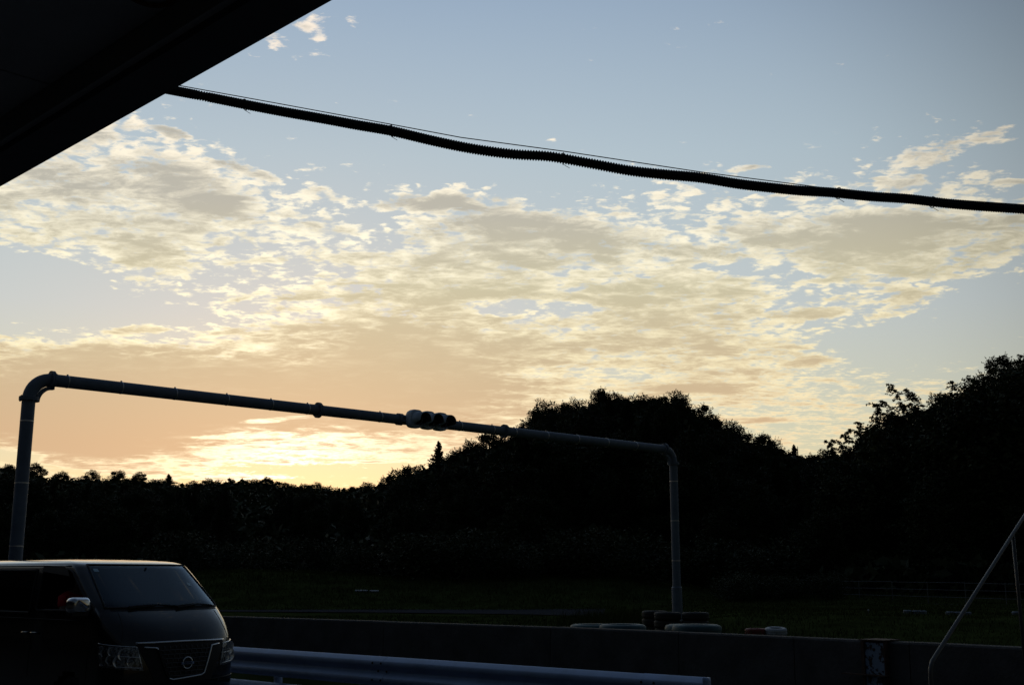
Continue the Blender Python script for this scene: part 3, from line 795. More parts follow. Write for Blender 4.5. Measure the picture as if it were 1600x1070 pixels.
# ================================================================== FENCE ON THE RIGHT
FA = P(1240, 906, 70.0); FB = P(1600, 912, 56.6); fd = (FB - FA); fd.z = 0; flen = fd.length; fd.normalize()
zs_ = (FB.z - FA.z) / flen
fen = tag(empty('rail_fence', (FA.x, FA.y, 0)), 'thin four rail tube fence along the foot of the woods', 'fence')
F0, F1 = -9.0, flen + 9
posts = []; s = F0
while s <= F1 + .01: posts.append(s); s += 2.35
def ft(s): return FA.z + zs_ * s
for a, b in zip(posts, posts[1:]):
    for k in range(4):
        sag = random.uniform(-.012, .012)
        add('fence_rail', tube([fd * a + Vector((0, 0, ft(a) - k * .36)), fd * b + Vector((0, 0, ft(b) - k * .36 + sag))], .016, 6), MT['fence'], fen)
for s in posts:
    g = height(FA.x + fd.x * s, FA.y + fd.y * s)
    add('fence_post', tube([fd * s + Vector((0, .03, g - .2)), fd * s + Vector((0, .03, ft(s) + .04))], .024, 8), MT['fence'], fen)

# ================================================================== STAIR AT THE RIGHT EDGE
B0 = P(1453, 1040, 8.0); wn = Vector((.64, .77, 0))
lo, hi = 0, 6
for _ in range(50):
    m_ = (lo + hi) / 2; q = B0 + wn * m_
    if 800 + F * q.x / (q.y * cos(PITCH) + .3) < 1600: lo = m_
    else: hi = m_
q = B0 + wn * lo; top = P(1600, 785, q.y); slope = (top.z - B0.z) / lo
st = tag(empty('steel_staircase', (B0.x, B0.y, 0)), 'dark steel staircase with sloping tube handrail at the frame edge', 'staircase')
wside = Vector((wn.y, -wn.x, 0))
LEN = lo + 1.1
def stp(s, z, w=0.0): return wn * s + wside * w + Vector((0, 0, z))
BZ = B0.z
for w in (0, .9):
    rr_ = [stp(0, .02, w), stp(0, BZ - .05, w), stp(.012, BZ - .012, w), stp(.05, BZ + .03, w)]
    add('handrail', tube(rr_ + [stp(LEN, BZ + slope * LEN, w), stp(LEN + .9, BZ + slope * LEN, w), stp(LEN + .9, slope * LEN + .05, w)], .0150, 12), MT['tube'], st, True)
    sp_ = min((abs(proj(Vector((B0.x, B0.y, 0)) + stp(lo * k / 400, slope * lo * k / 400 + .7))[0] - 1592.5), lo * k / 400) for k in range(300, 420))[1]
    add('post', tube([stp(sp_ - .005, .02 + slope * sp_ + .12, w), stp(sp_ - .04, BZ + slope * (sp_ - .04), w)], .0145, 10), MT['tube'], st, True)
    add('post', tube([stp(LEN, slope * LEN, w), stp(LEN, BZ + slope * LEN, w)], .0145, 10), MT['tube'], st, True)
    off = .05 if w == 0 else -.05
    add('stringer', prism([stp(-.12, 0, w + off), stp(.12, 0, w + off), stp(LEN, slope * LEN - .13, w + off), stp(LEN + .9, slope * LEN - .13, w + off), stp(LEN + .9, slope * LEN + .09, w + off), stp(LEN, slope * LEN + .09, w + off)],
        (0, 0, 0), wside * (.012 if w == 0 else -.012)), MT['stair'], st)
nt_ = max(3, round(slope * LEN / .18))
for i in range(1, nt_ + 1):
    s = LEN * (i - .5) / nt_; z = slope * LEN * i / nt_ - .02
    add('tread', prism([stp(s - .13, z, .065), stp(s + .13, z, .065), stp(s + .13, z, .835), stp(s - .13, z, .835)], (0, 0, 0), (0, 0, .02)), MT['stair'], st)
add('landing', prism([stp(LEN + .01, slope * LEN, .065), stp(LEN + .9, slope * LEN, .065), stp(LEN + .9, slope * LEN, .835), stp(LEN + .01, slope * LEN, .835)], (0, 0, 0), (0, 0, .03)), MT['stair'], st)
for s in (LEN + .85,):
    for w in (.1, .8): add('leg', tube([stp(s, -.02, w), stp(s, slope * LEN, w)], .03, 8), MT['stair'], st)

# ---- peeling painted steel upright on the face of the wall, with its ledge
pA = Pz(1354, 999.93, 1.0); pB = Pz(1387, 1001.46, 1.0); pA.z = pB.z = 0
fr = (pB - pA).normalized(); fn = Vector((fr.y, -fr.x, 0)); 
if fn.y > 0: fn = -fn
wpst = tag(empty('wall_bracket', pA), 'rusty steel upright with peeling pale blue paint on the concrete wall', 'bracket')
wid = (pB - pA).length
def wp(a, b, z): return fr * a + fn * b + Vector((0, 0, z))
def wbox(a0, a1, b0, b1, z0, z1): return prism([wp(a0, b0, z0), wp(a1, b0, z0), wp(a1, b1, z0), wp(a0, b1, z0)], (0, 0, 0), (0, 0, z1 - z0))
add('web_plate', wbox(.03, wid - .005, .088, .10, .1, .985), MT['peel'], wpst)
add('side_flange', wbox(-.01, .028, .02, .12, .1, 1.0), MT['ruststeel'], wpst)
add('side_flange', wbox(wid - .003, wid + .012, .02, .10, .1, 1.0), MT['ruststeel'], wpst)
zl = P(1354, 1052, (pA + fn * .1).y).z
lw = .32 * 1
add('ledge', wbox(-.27, wid + .05, .065, .17, zl - .012, zl), MT['ruststeel'], wpst)
add('top_plate', wbox(-.03, wid + .03, -.25, .13, 1.006, 1.018), MT['ruststeel'], wpst)

# ================================================================== THE VAN
H = Vector((.757, -.653, 0)).normalized()
vp = Pz(289, 1035, .80)
van = tag(empty('parked_van', (vp.x, vp.y, .004), atan2(H.y, H.x)), 'black van with chrome mirror and V shaped chrome grille parked along the guardrail', 'van')
VL = 4.69
def lerp_tab(tab, z):
    if z <= tab[0][0]: return tab[0][1]
    for (a, b), (c, d) in zip(tab, tab[1:]):
        if z <= c: return b + (d - b) * (z - a) / (c - a)
    return tab[-1][1]
NOSE = [(.20, -.10), (.28, -.03), (.40, .0), (.60, .005), (.80, .0), (.95, -.015), (1.05, -.045), (1.15, -.10), (1.25, -.18), (1.33, -.27), (1.38, -.34), (1.45, -.42), (1.88, -1.02), (1.91, -1.10), (1.94, -1.22), (1.965, -1.45), (1.985, -1.8), (1.99, -2.2)]
WID = [(.20, .78), (.30, .82), (.50, .845), (.90, .8475), (1.20, .845), (1.38, .832), (1.60, .806), (1.80, .775), (1.88, .752), (1.92, .722), (1.95, .67), (1.97, .58), (1.98, .42), (1.99, .2)]
LC = [(.2, .42), (.6, .42), (1.0, .45), (1.3, .42), (1.45, .34), (1.85, .26), (1.99, .2)]
TAIL = [(.2, .12), (.5, .03), (1.0, .0), (1.4, .04), (1.85, .14), (1.94, .22), (1.985, .5), (1.99, .8)]
def front_x(y, z):
    w = lerp_tab(WID, z); n = 2.5; u = min(1, abs(y) / w)
    return lerp_tab(NOSE, z) - lerp_tab(LC, z) * (1 - (1 - u ** n) ** (1 / n))
def side_y(x, z):     # positive half width at x (x<=0)
    w = lerp_tab(WID, z); n = 2.5; L_ = lerp_tab(LC, z); d = lerp_tab(NOSE, z) - x
    if d >= L_: return w
    if d <= 0: return 0
    u = 1 - d / L_; return w * (1 - u ** n) ** (1 / n)
def outline(z, off=0.0):
    pts = []; w = lerp_tab(WID, z); xb = -VL + lerp_tab(TAIL, z); L_ = lerp_tab(LC, z); nose = lerp_tab(NOSE, z)
    n = 2.5
    # right side (y=-w) from the rear to the front, round the nose, back along the left side
    r = .12
    side = []
    for k in range(7): a = pi / 2 * k / 6; side.append((xb + r - r * cos(a), (w - r) + r * sin(a)))
    x0 = xb + r; x1 = nose - L_
    for k in range(1, 90): side.append((x0 + (x1 - x0) * k / 90, w))
    for k in range(0, 25):
        t = pi / 2 * k / 24; ca, sa = cos(t), sin(t)
        side.append((x1 + L_ * (sa ** (2 / n) if sa > 0 else 0), w * (ca ** (2 / n) if ca > 1e-6 else 0)))
    right = [(x, -y) for x, y in side]; left = [(x, y) for x, y in side[::-1]][1:]
    return right + left
ZS = [.2, .24, .28, .34, .40, .46, .52, .58, .64, .70, .76, .82, .88, .92, .96, 1.0, 1.04, 1.08, 1.12, 1.16, 1.20, 1.24, 1.28, 1.32, 1.35, 1.38, 1.41] + [1.41 + .44 * k / 14 for k in range(1, 15)] + [1.87, 1.89, 1.91, 1.925, 1.94, 1.955, 1.97, 1.978, 1.985, 1.99]
rings = [[Vector((x, y, z if z < 1.90 else 1.90 + (z - 1.90) * .8)) for x, y in outline(z)] for z in ZS]
nr = len(rings[0]); V = [v for r_ in rings for v in r_]; Fc = []
def inpoly(px, py, poly):
    c = False; n = len(poly); j = n - 1
    for i in range(n):
        xi, yi = poly[i]; xj, yj = poly[j]
        if (yi > py) != (yj > py) and px < (xj - xi) * (py - yi) / (yj - yi) + xi: c = not c
        j = i
    return c
# side openings as (x, z); windscreen opening as (y fraction, z)
WIN_F = [(-.70, 1.38), (-.66, 1.40), (-1.20, 1.80), (-1.30, 1.835), (-1.86, 1.845), (-1.90, 1.80), (-1.90, 1.38), (-1.86, 1.36)]
WIN_M = [(-2.06, 1.33), (-2.06, 1.83), (-3.25, 1.83), (-3.25, 1.33)]
WIN_R = [(-3.37, 1.33), (-3.37, 1.83), (-4.45, 1.83), (-4.50, 1.33)]
WS_Z0, WS_Z1 = 1.425, 1.878
def arch(x, z):
    for ax in (-1.02, -3.60):
        if hypot(x - ax, z - .33) < .37: return True
    return False
def ws_half(z): return side_y(-10, z) - .115
for i in range(len(rings) - 1):
    for j in range(nr):
        a, b, c, d = i * nr + j, i * nr + (j + 1) % nr, (i + 1) * nr + (j + 1) % nr, (i + 1) * nr + j
        cen = (V[a] + V[b] + V[c] + V[d]) / 4
        on_side = abs(cen.y) > lerp_tab(WID, cen.z) - .02 and cen.x > -VL + .2
        if on_side and (inpoly(cen.x, cen.z, WIN_F) or inpoly(cen.x, cen.z, WIN_M) or inpoly(cen.x, cen.z, WIN_R)): continue
        if abs(cen.y) > .5 and arch(cen.x, cen.z): continue
        if WS_Z0 < cen.z < WS_Z1 and abs(cen.y) < ws_half(cen.z) and cen.x > -1.4: continue
        Fc.append((a, b, c, d))
Fc.append(tuple((len(rings) - 1) * nr + j for j in range(nr))); Fc.append(tuple(range(nr - 1, -1, -1)))
body = add('body', (V, Fc), MT['paint'], van); smooth_by_angle(body, 45)
# patches lying on the skin
def side_patch(name, poly, m, sg, off=.004, parent=None, grid=.06, smooth_=True):
    # triangulated fan grid over the polygon by horizontal rows
    zs = sorted(set([z for _, z in poly])); z0, z1 = zs[0], zs[-1]; rows = max(2, int((z1 - z0) / grid) + 1); V = []; Fc = []
    cols = 14
    for r in range(rows + 1):
        z = z0 + (z1 - z0) * r / rows; zq = min(max(z, z0 + 1e-4), z1 - 1e-4); xs = []
        n = len(poly)
        for i in range(n):
            (xa, za), (xb_, zb_) = poly[i], poly[(i + 1) % n]
            if (za > zq) != (zb_ > zq): xs.append(xa + (xb_ - xa) * (zq - za) / (zb_ - za))
        xa, xb_ = min(xs), max(xs)
        for c in range(cols + 1):
            x = xa + (xb_ - xa) * c / cols; V.append(Vector((x, sg * (side_y(x, z) + off), z)))
    for r in range(rows):
        for c in range(cols):
            a = r * (cols + 1) + c; q = (a, a + 1, a + cols + 2, a + cols + 1); Fc.append(q if sg < 0 else q[::-1])
    return add(name, (V, Fc), m, parent or van, smooth_)
def side_line(name, pts, r, m, sg, off=.002, closed=False, parent=None, sub=6):
    out = []
    n = len(pts)
    for i in range(n if closed else n - 1):
        (xa, za), (xb_, zb_) = pts[i], pts[(i + 1) % n]
        for k in range(sub):
            t = k / sub; x, z = xa + (xb_ - xa) * t, za + (zb_ - za) * t; out.append(Vector((x, sg * (side_y(x, z) + off), z)))
    if not closed: x, z = pts[-1]; out.append(Vector((x, sg * (side_y(x, z) + off), z)))
    return add(name, tube(out, r, 8, closed=closed), m, parent or van, True)
def fpt(y, z, off=.004): return Vector((front_x(y, z) + off, y, z))
def front_grid(name, y0, y1, z0, z1, m, off=.006, ny=20, nz=10, yfun=None, parent=None):
    V = []; Fc = []
    for r in range(nz + 1):
        z = z0 + (z1 - z0) * r / nz; a, b = (y0, y1) if yfun is None else yfun(z)
        for c in range(ny + 1): V.append(fpt(a + (b - a) * c / ny, z, off))
    for r in range(nz):
        for c in range(ny): k = r * (ny + 1) + c; Fc.append((k, k + 1, k + ny + 2, k + ny + 1))
    return add(name, (V, Fc), m, parent or van, True)
def front_line(name, pts, r, m, off=.01, closed=False, parent=None, sub=8):
    out = []; n = len(pts)
    for i in range(n if closed else n - 1):
        (ya, za), (yb, zb_) = pts[i], pts[(i + 1) % n]
        for k in range(sub): t = k / sub; out.append(fpt(ya + (yb - ya) * t, za + (zb_ - za) * t, off))
    if not closed: out.append(fpt(*pts[-1], off))
    return add(name, tube(out, r, 8, closed=closed), m, parent or van, True)
ws = front_grid('windscreen', 0, 0, WS_Z0 - .02, WS_Z1 + .02, MT['glass'], .004, 30, 16, lambda z: (-(ws_half(z) + .03), ws_half(z) + .03))
b_ = [(-ws_half(1.41) - .03, 1.408), (ws_half(1.41) + .03, 1.408), (ws_half(1.89) + .02, 1.893), (-ws_half(1.89) - .02, 1.893)]
front_line('windscreen_seal', b_, .013, MT['trim'], .004, True, sub=20)
for y, z in ((-.60, 1.83), (.50, 1.665)):
    front_grid('sticker', y - .025, y + .025, z - .018, z + .018, MT['sticker'], .008, 2, 2, parent=ws)
for sg in (-1, 1):
    side_line('window_frame', WIN_F, .016, MT['trim'], sg, 0, True)
    side_line('window_frame', WIN_M, .016, MT['trim'], sg, 0, True); side_line('window_frame', WIN_R, .016, MT['trim'], sg, 0, True)
    side_patch('side_window', WIN_M, MT['darkglass'], sg, -.004); side_patch('side_window', WIN_R, MT['darkglass'], sg, -.004)
    if sg > 0: side_patch('side_window', WIN_F, MT['glass'], sg, -.004)
    # door shut lines as recessed looking dark rubber seams
    side_line('door_seam', [(-.66, .45), (-.62, 1.25), (-.68, 1.33)], .004, MT['trim'], sg, .0)
    side_line('door_seam', [(-1.98, .40), (-1.98, 1.90)], .004, MT['trim'], sg, .0)
    side_line('door_seam', [(-3.31, .62), (-3.31, 1.90)], .004, MT['trim'], sg, .0)
    side_line('drip_rail', [(-1.30, 1.875), (-2.0, 1.885), (-4.4, 1.885)], .009, MT['paint'], sg, .0)
    for hx in (-1.78, -2.16):
        h_ = side_line('door_handle', [(hx, 1.10), (hx - .16 if hx > -2 else hx + .16, 1.10)], .014, MT['paint'], sg, .012, sub=4)
    side_line('waist_moulding', [(-.9, 1.265), (-4.4, 1.265)], .006, MT['trim'], sg, .001, sub=20)
# smoked rain visor over the open driver window
side_patch('rain_visor', [(-1.22, 1.76), (-1.30, 1.85), (-1.40, 1.875), (-1.90, 1.875), (-1.91, 1.79), (-1.42, 1.79)], MT['trim'], -1, .030)
# mirror
for sg in (-1,):
    mc = Vector((-.60, sg * 1.02, 1.44))
    rg = []
    for b, s_ in ((.085, .70), (.06, .92), (.02, 1.0), (-.03, 1.0), (-.055, .94)):
        rg.append([mc + Vector((b, q * s_, z * s_)) for q, z in rrect(.25, .18, .06)])
    mr_ = add('mirror', loft(rg), MT['chrome'], van); smooth_by_angle(mr_, 45)
    add('mirror_base', loft([[mc + Vector((b, q, z - .085)) for q, z in rrect(.20, .05, .02)] for b in (.06, -.05)]), MT['trim'], mr_)
    add('mirror_arm', tube([mc + Vector((0, -sg * .06, -.06)), Vector((-.70, sg * (side_y(-.70, 1.32) - .01), 1.32))], .026, 10), MT['trim'], mr_, True)
    add('mirror_glass', loft([[mc + Vector((b, q, z)) for q, z in rrect(.21, .14, .045)] for b in (-.056, -.060)]), MT['silver'], mr_)
# grille: dark mesh panel, honeycomb bars, chrome V
front_grid('grille_panel', 0, 0, .60, 1.02, MT['trim'], .008, 30, 8, lambda z: (-.36 - .22 * (z - .6) / .42, .36 + .22 * (z - .6) / .42))
gr = front_grid('grille', 0, 0, .64, .975, MT['bolt'], .014, 24, 8, lambda z: (-.22 - .15 * (z - .64) / .335, .22 + .15 * (z - .64) / .335))
for iz in range(7):
    z = .665 + iz * .047; hw = .22 + .15 * (z - .64) / .335 - .02
    front_line('grille_bar', [(-hw, z), (hw, z)], .0055, MT['bar'], .022, parent=gr, sub=12)
    k = -hw + (.035 if iz % 2 else .0)
    while k < hw - .02:
        front_line('grille_bar', [(k, z), (k, z + .047)], .0045, MT['bar'], .022, parent=gr, sub=1); k += .07
front_line('chrome_strip', [(-.58, 1.03), (0, 1.035), (.58, 1.03)], .012, MT['chrome'], .012, sub=14)
front_line('chrome_strip', [(-.50, .985), (-.36, .975), (-.345, .955)], .010, MT['chrome'], .022)
front_line('chrome_strip', [(.48, .99), (.36, .975), (.315, .85), (.255, .68), (.21, .655), (-.16, .625), (-.21, .64)], .011, MT['chrome'], .024, sub=5)
front_line('chrome_strip', [(-.345, .955), (-.31, .85), (-.25, .70), (-.21, .64)], .006, MT['trim'], .024, sub=5)
# round emblem with a cross bar and its letters
ec = fpt(0, .80, .05)
em = add('emblem', tube([ec + Vector((0, .062 * cos(a), .062 * sin(a))) for a in [2 * pi * k / 28 for k in range(28)]], .0085, 8, closed=True), MT['chrome'], van, True)
add('emblem_bar', box(ec.x + .004, 0, .80, .012, .165, .028), MT['chrome'], em)
add('emblem_back', lathe([(0, 0), (.060, 0)], 24), MT['trim'], em).matrix_local = Matrix.Translation((ec.x - .012, 0, .80)) @ Matrix.Rotation(pi / 2, 4, 'Y')
tx = bpy.data.curves.new('emblem_text', 'FONT'); tx.body = 'NISSAN'; tx.size = .030; tx.extrude = .001; tx.align_x = 'CENTER'; tx.align_y = 'CENTER'
to = bpy.data.objects.new('emblem_text', tx); C.objects.link(to)
dg = bpy.context.evaluated_depsgraph_get(); tm = bpy.data.meshes.new_from_object(to.evaluated_get(dg)); bpy.data.objects.remove(to)
tm.materials.clear(); tl = link('emblem_lettering', tm, MT['bolt'], em); tl.matrix_local = Matrix.Translation((ec.x + .0125, 0, .80)) @ Matrix(((0, 0, 1, 0), (1, 0, 0, 0), (0, 1, 0, 0), (0, 0, 0, 1)))
# headlights wrap the corners
for sg in (-1, 1):
    # outline in (|y|, z) on the nose, plus wrap onto the side
    def hy(z):
        t = (z - .74) / .29; yin = .50 + .07 * t; W_ = lerp_tab(WID, z)
        return (yin, W_ * .998)
    def hgrid(off, m, name, zz0=.74, zz1=1.00, par=None):
        V = []; Fc = []; nz, ny = 8, 14
        for r in range(nz + 1):
            z = zz0 + (zz1 - zz0) * r / nz
            zz = z
            a, b = hy(z)
            for c in range(ny + 1):
                f = c / ny; y = a + (b - a) * (1 - (1 - f) ** 2)
                # bottom edge rises outward
                zc = z + (1 - r / nz) * .05 * f - (r / nz) * .0
                V.append(Vector((front_x(y, zc) + off * (1 - f * .8), sg * (y + off * f), zc)))
        for r in range(nz):
            for c in range(ny):
                k = r * (ny + 1) + c; q = (k, k + 1, k + ny + 2, k + ny + 1); Fc.append(q if sg > 0 else q[::-1])
        return add(name, (V, Fc), m, par or van, True), V
    hl, _ = hgrid(.014, MT['lens'], 'headlight'); hgrid(.004, MT['bowl'], 'headlight_bowl', par=hl)
    V0 = _
    def on(f, g, off):     # point inside the lamp
        z = .76 + .23 * g + .04 * f; a, b = hy(z); y = a + (b - a) * (1 - (1 - f) ** 2); return Vector((front_x(y, z) + off, sg * y, z))
    fdv = Vector((.93, sg * .2, .0)).normalized(); rot = fdv.to_track_quat('Z', 'Y').to_matrix().to_4x4()
    for f, g, r_ in ((.16, .30, .055), (.30, .62, .060), (.42, .28, .060), (.55, .72, .045), (.62, .33, .045), (.78, .62, .04)):
        c = on(f, g, .0)
        add('reflector', xf(lathe([(r_ * .30, -.012), (r_ * .7, -.004), (r_, .008), (r_ * 1.08, .008)], 18), Matrix.Translation(c) @ rot), MT['silver'], hl, True)
        add('bulb_lens', xf(lathe([(0, .012), (r_ * .2, .008), (r_ * .36, -.006)], 12), Matrix.Translation(c) @ rot), MT['chrome'], hl, True)
    for g in (.02, .52, 1.0):
        pts = [on(f, g, .010) for f in [k / 12 for k in range(13)]]
        add('reflector_strip', tube(pts, .0055, 6), MT['silver'], hl, True)
    add('reflector_strip', tube([on(.02, g, .010) for g in (0, .3, .6, 1.0)], .006, 6), MT['silver'], hl, True)
    add('side_reflector', join(*[box(*on(.84, g, .001), .02, .02, .03) for g in (.25, .45, .65, .85)]), MT['silver'], hl)
# bumper, intake, plate, fog lamps
front_line('bumper_seam', [(-.80, .62), (-.4, .60), (.4, .60), (.80, .62)], .006, MT['trim'], .003, sub=12)
front_grid('air_intake', -.45, .45, .34, .50, MT['bolt'], .006, 16, 3)
pl_ = box(.03, 0, .46, .01, .33, .1); add('number_plate', pl_, MT['plate'], van)
for sg in (-1, 1):
    c = fpt(sg * .62, .44, .006); add('fog_lamp', xf(lathe([(0, .01), (.03, .008), (.045, 0)], 14), Matrix.Translation(c) @ Matrix.Rotation(pi / 2, 4, 'Y')), MT['silver'], van, True)
front_line('bonnet_seam', [(-.70, 1.06), (-.66, 1.20), (-.64, 1.36)], .004, MT['trim'], .0, sub=8); front_line('bonnet_seam', [(.70, 1.06), (.66, 1.20), (.64, 1.36)], .004, MT['trim'], .0, sub=8)
front_grid('cowl', 0, 0, 1.375, 1.41, MT['trim'], .005, 24, 2, lambda z: (-.70, .70))
# wipers
for y0, y1 in ((-.52, .10), (.08, .62)):
    a = fpt(y0 * 1.0, 1.405, .04); b = fpt((y0 + y1) / 2, 1.43, .045)
    w_ = add('wiper', tube([a, b], .009, 6), MT['trim'], van)
    add('wiper_blade', tube([fpt(y, 1.418 + .018 * sin(pi * (y - y0) / (y1 - y0)), .032) for y in [y0 + (y1 - y0) * k / 10 for k in range(11)]], .010, 6), MT['bolt'], w_)
# roof ribs, number of shallow pressings
# wheels
for ax in (-1.02, -3.60):
    for sg in (-1, 1):
        wh = empty('wheel', (ax, sg * .72, .33), 0, van)
        R90 = Matrix.Rotation(pi / 2, 4, 'X')
        add('tyre', xf(tyre_vf(.33, .2, .2), R90), MT['rubber'], wh, True)
        add('rim', xf(lathe([(0, .03), (.05, .03), (.07, .0), (.12, .02), (.17, .03), (.195, .07), (.2, .09), (.205, .07), (.205, -.07), (0, -.06)], 28), Matrix.Rotation(pi / 2 * (1 if sg < 0 else -1), 4, 'X')), MT['silver'], wh, True)
# cabin
add('dashboard', join(box(-.92, 0, 1.22, .45, 1.45, .32), box(-.80, 0, 1.385, .35, 1.40, .03)), MT['seat'], van)
for y in (-.40, .42):
    s_ = add('seat', loft([[Vector((-1.62 + q, y + p_, z)) for q, p_ in rrect(.50, .50, .08)] for z in (.86, .98)]), MT['seat'], van)
    add('backrest', loft([[Vector((-1.87 - (z - .98) * .2 + q * .5, y + p_, z)) for q, p_ in rrect(.26, .48, .1)] for z in (.98, 1.2, 1.5, 1.56)]), MT['seat'], s_)
    add('headrest', loft([[Vector((-1.99 + q * .4, y + p_, z)) for q, p_ in rrect(.26, .26, .08)] for z in (1.60, 1.70, 1.78)]), MT['seat'], s_)
add('floor', box(-2.3, 0, .50, 4.0, 1.5, .04), MT['seat'], van)
add('rear_partition', box(-2.7, 0, 1.2, .05, 1.5, 1.35), MT['seat'], van)
swc = Vector((-1.10, -.45, 1.28)); tl_ = Matrix.Rotation(radians(-40), 3, 'Y')
sw = add('steering_wheel', tube([swc + tl_ @ Vector((.19 * cos(a), .19 * sin(a), 0)) for a in [2 * pi * k / 24 for k in range(24)]], .014, 8, closed=True), MT['trim'], van, True)
add('steering_hub', join(tube([swc + tl_ @ Vector((-.19, 0, 0)), swc + tl_ @ Vector((.19, 0, 0))], .02, 6), tube([swc, swc + tl_ @ Vector((0, 0, -.3))], .035, 8)), MT['trim'], sw)
rm = add('rear_view_mirror', loft([[Vector((-1.02 + b, .02 + q, 1.775 + z)) for q, z in rrect(.24, .065, .02)] for b in (0, .03)]), MT['trim'], van)
add('mirror_stem', tube([Vector((-1.0, .02, 1.79)), Vector((-.95, .02, 1.86))], .012, 6), MT['trim'], rm)

# ================================================================== THE DRIVER
def skin_body(name, pts, edges, radii, m, parent, sub=2, loc=None):
    me = bpy.data.meshes.new(name); me.from_pydata([tuple(p) for p in pts], edges, []); me.update()
    o = bpy.data.objects.new(name, me); C.objects.link(o)
    sk = o.modifiers.new('skin', 'SKIN'); sk.use_smooth_shade = True
    for i, r_ in enumerate(radii): me.skin_vertices[0].data[i].radius = (r_, r_) if not isinstance(r_, tuple) else r_
    me.skin_vertices[0].data[0].use_root = True
    ss = o.modifiers.new('sub', 'SUBSURF'); ss.levels = sub; ss.render_levels = sub
    dg = bpy.context.evaluated_depsgraph_get(); m2 = bpy.data.meshes.new_from_object(o.evaluated_get(dg))
    m2.materials.clear(); bpy.data.objects.remove(o); return link(name, m2, m, parent, True)
def vw(p): return van.location + Matrix.Rotation(van.rotation_euler.z, 3, 'Z') @ Vector(p)
drv = tag(empty('person', vw((-1.58, -.50, 1.04)), van.rotation_euler.z), 'driver in a red shirt and pale face mask sitting in the black van', 'person')
# seated body: x forward, y left, pelvis at the origin on the cushion
pts = [(0, 0, .08), (-.02, 0, .22), (0, 0, .38), (.02, 0, .50), (.05, 0, .57), (.07, 0, .63), (.08, 0, .74),
       (.02, .17, .47), (.14, .23, .27), (.36, .16, .30), (.44, .14, .34),
       (.02, -.17, .47), (.14, -.24, .27), (.36, -.17, .30), (.44, -.15, .34),
       (.08, .10, .07), (.45, .11, .09), (.50, .11, -.30), (.08, -.10, .07), (.45, -.11, .09), (.50, -.11, -.30), (.60, .11, -.34), (.60, -.11, -.34)]
edges = [(0, 1), (1, 2), (2, 3), (3, 4), (4, 5), (5, 6), (3, 7), (7, 8), (8, 9), (9, 10), (3, 11), (11, 12), (12, 13), (13, 14), (0, 15), (15, 16), (16, 17), (0, 18), (18, 19), (19, 20), (17, 21), (20, 22)]
rad_ = [.15, .135, .15, .12, .055, .075, .085, .065, .045, .034, .03, .065, .045, .034, .03, .085, .06, .045, .085, .06, .045, .035, .035]
sk_ = skin_body('body', pts, edges, rad_, MT['skin'], drv)
# shirt: a slightly larger skin over trunk and upper arms
sp_ = [(0, 0, .10), (-.02, 0, .22), (0, 0, .38), (.02, 0, .49), (.04, 0, .54), (.02, .175, .465), (.10, .215, .34), (.02, -.175, .465), (.10, -.22, .34)]
skin_body('shirt', sp_, [(0, 1), (1, 2), (2, 3), (3, 4), (3, 5), (5, 6), (3, 7), (7, 8)], [.165, .15, .17, .135, .068, .085, .068, .085, .068], MT['red'], drv)
skin_body('trousers', [(0, 0, .06), (.08, .10, .07), (.45, .11, .09), (.50, .11, -.27), (.08, -.10, .07), (.45, -.11, .09), (.50, -.11, -.27)], [(0, 1), (1, 2), (2, 3), (0, 4), (4, 5), (5, 6)],
          [.155, .10, .075, .058, .10, .075, .058], MT['trousers'], drv)
hd = lathe([(0, -.125), (.045, -.115), (.07, -.07), (.082, -.01), (.085, .04), (.07, .09), (.035, .12), (0, .128)], 20)
hd = ([Vector((v.x * 1.12 + (.012 if v.z < 0 else 0), v.y * .92, v.z)) + Vector((.09, 0, .72)) for v in hd[0]], hd[1])
head = add('head', hd, MT['skin'], drv, True)
add('nose', xf(lathe([(0, .03), (.008, .015), (.014, -.012), (0, -.02)], 8), Matrix.Translation((.182, 0, .715))), MT['skin'], head, True)
for sg in (-1, 1):
    add('ear', xf(lathe([(0, .006), (.014, .004), (.018, -.004)], 10), Matrix.Translation((.085, sg * .078, .715)) @ Matrix.Rotation(-sg * pi / 2, 4, 'X') @ Matrix.Scale(1.6, 4, (0, 1, 0))), MT['skin'], head, True)
    add('eye', xf(lathe([(0, .004), (.008, .002), (.010, -.002)], 8), Matrix.Translation((.172, sg * .032, .745)) @ Matrix.Rotation(pi / 2, 4, 'Y')), MT['hair'], head, True)
hv = lathe([(.098, .0), (.1, .04), (.085, .095), (.045, .13), (0, .14)], 20)
add('hair', ([Vector(((v.x * 1.12 - .018), v.y * .95, v.z + (.035 if v.x > .03 else -.03 * (v.z < .01)))) + Vector((.085, 0, .725)) for v in hv[0]], hv[1]), MT['hair'], head, True)
mv = []; mf = []
for r in range(6):
    for c in range(9):
        a = -1.25 + 2.5 * c / 8; z = -.10 + .085 * r / 5; rr_ = .093 + .012 * sin(pi * r / 5)
        mv.append(Vector((.085 + rr_ * 1.08 * cos(a), rr_ * .93 * sin(a), .72 + z)))
for r in range(5):
    for c in range(8): mf.append((r * 9 + c, r * 9 + c + 1, r * 9 + c + 10, r * 9 + c + 9))
add('face_mask', (mv, mf), MT['mask'], head, True)
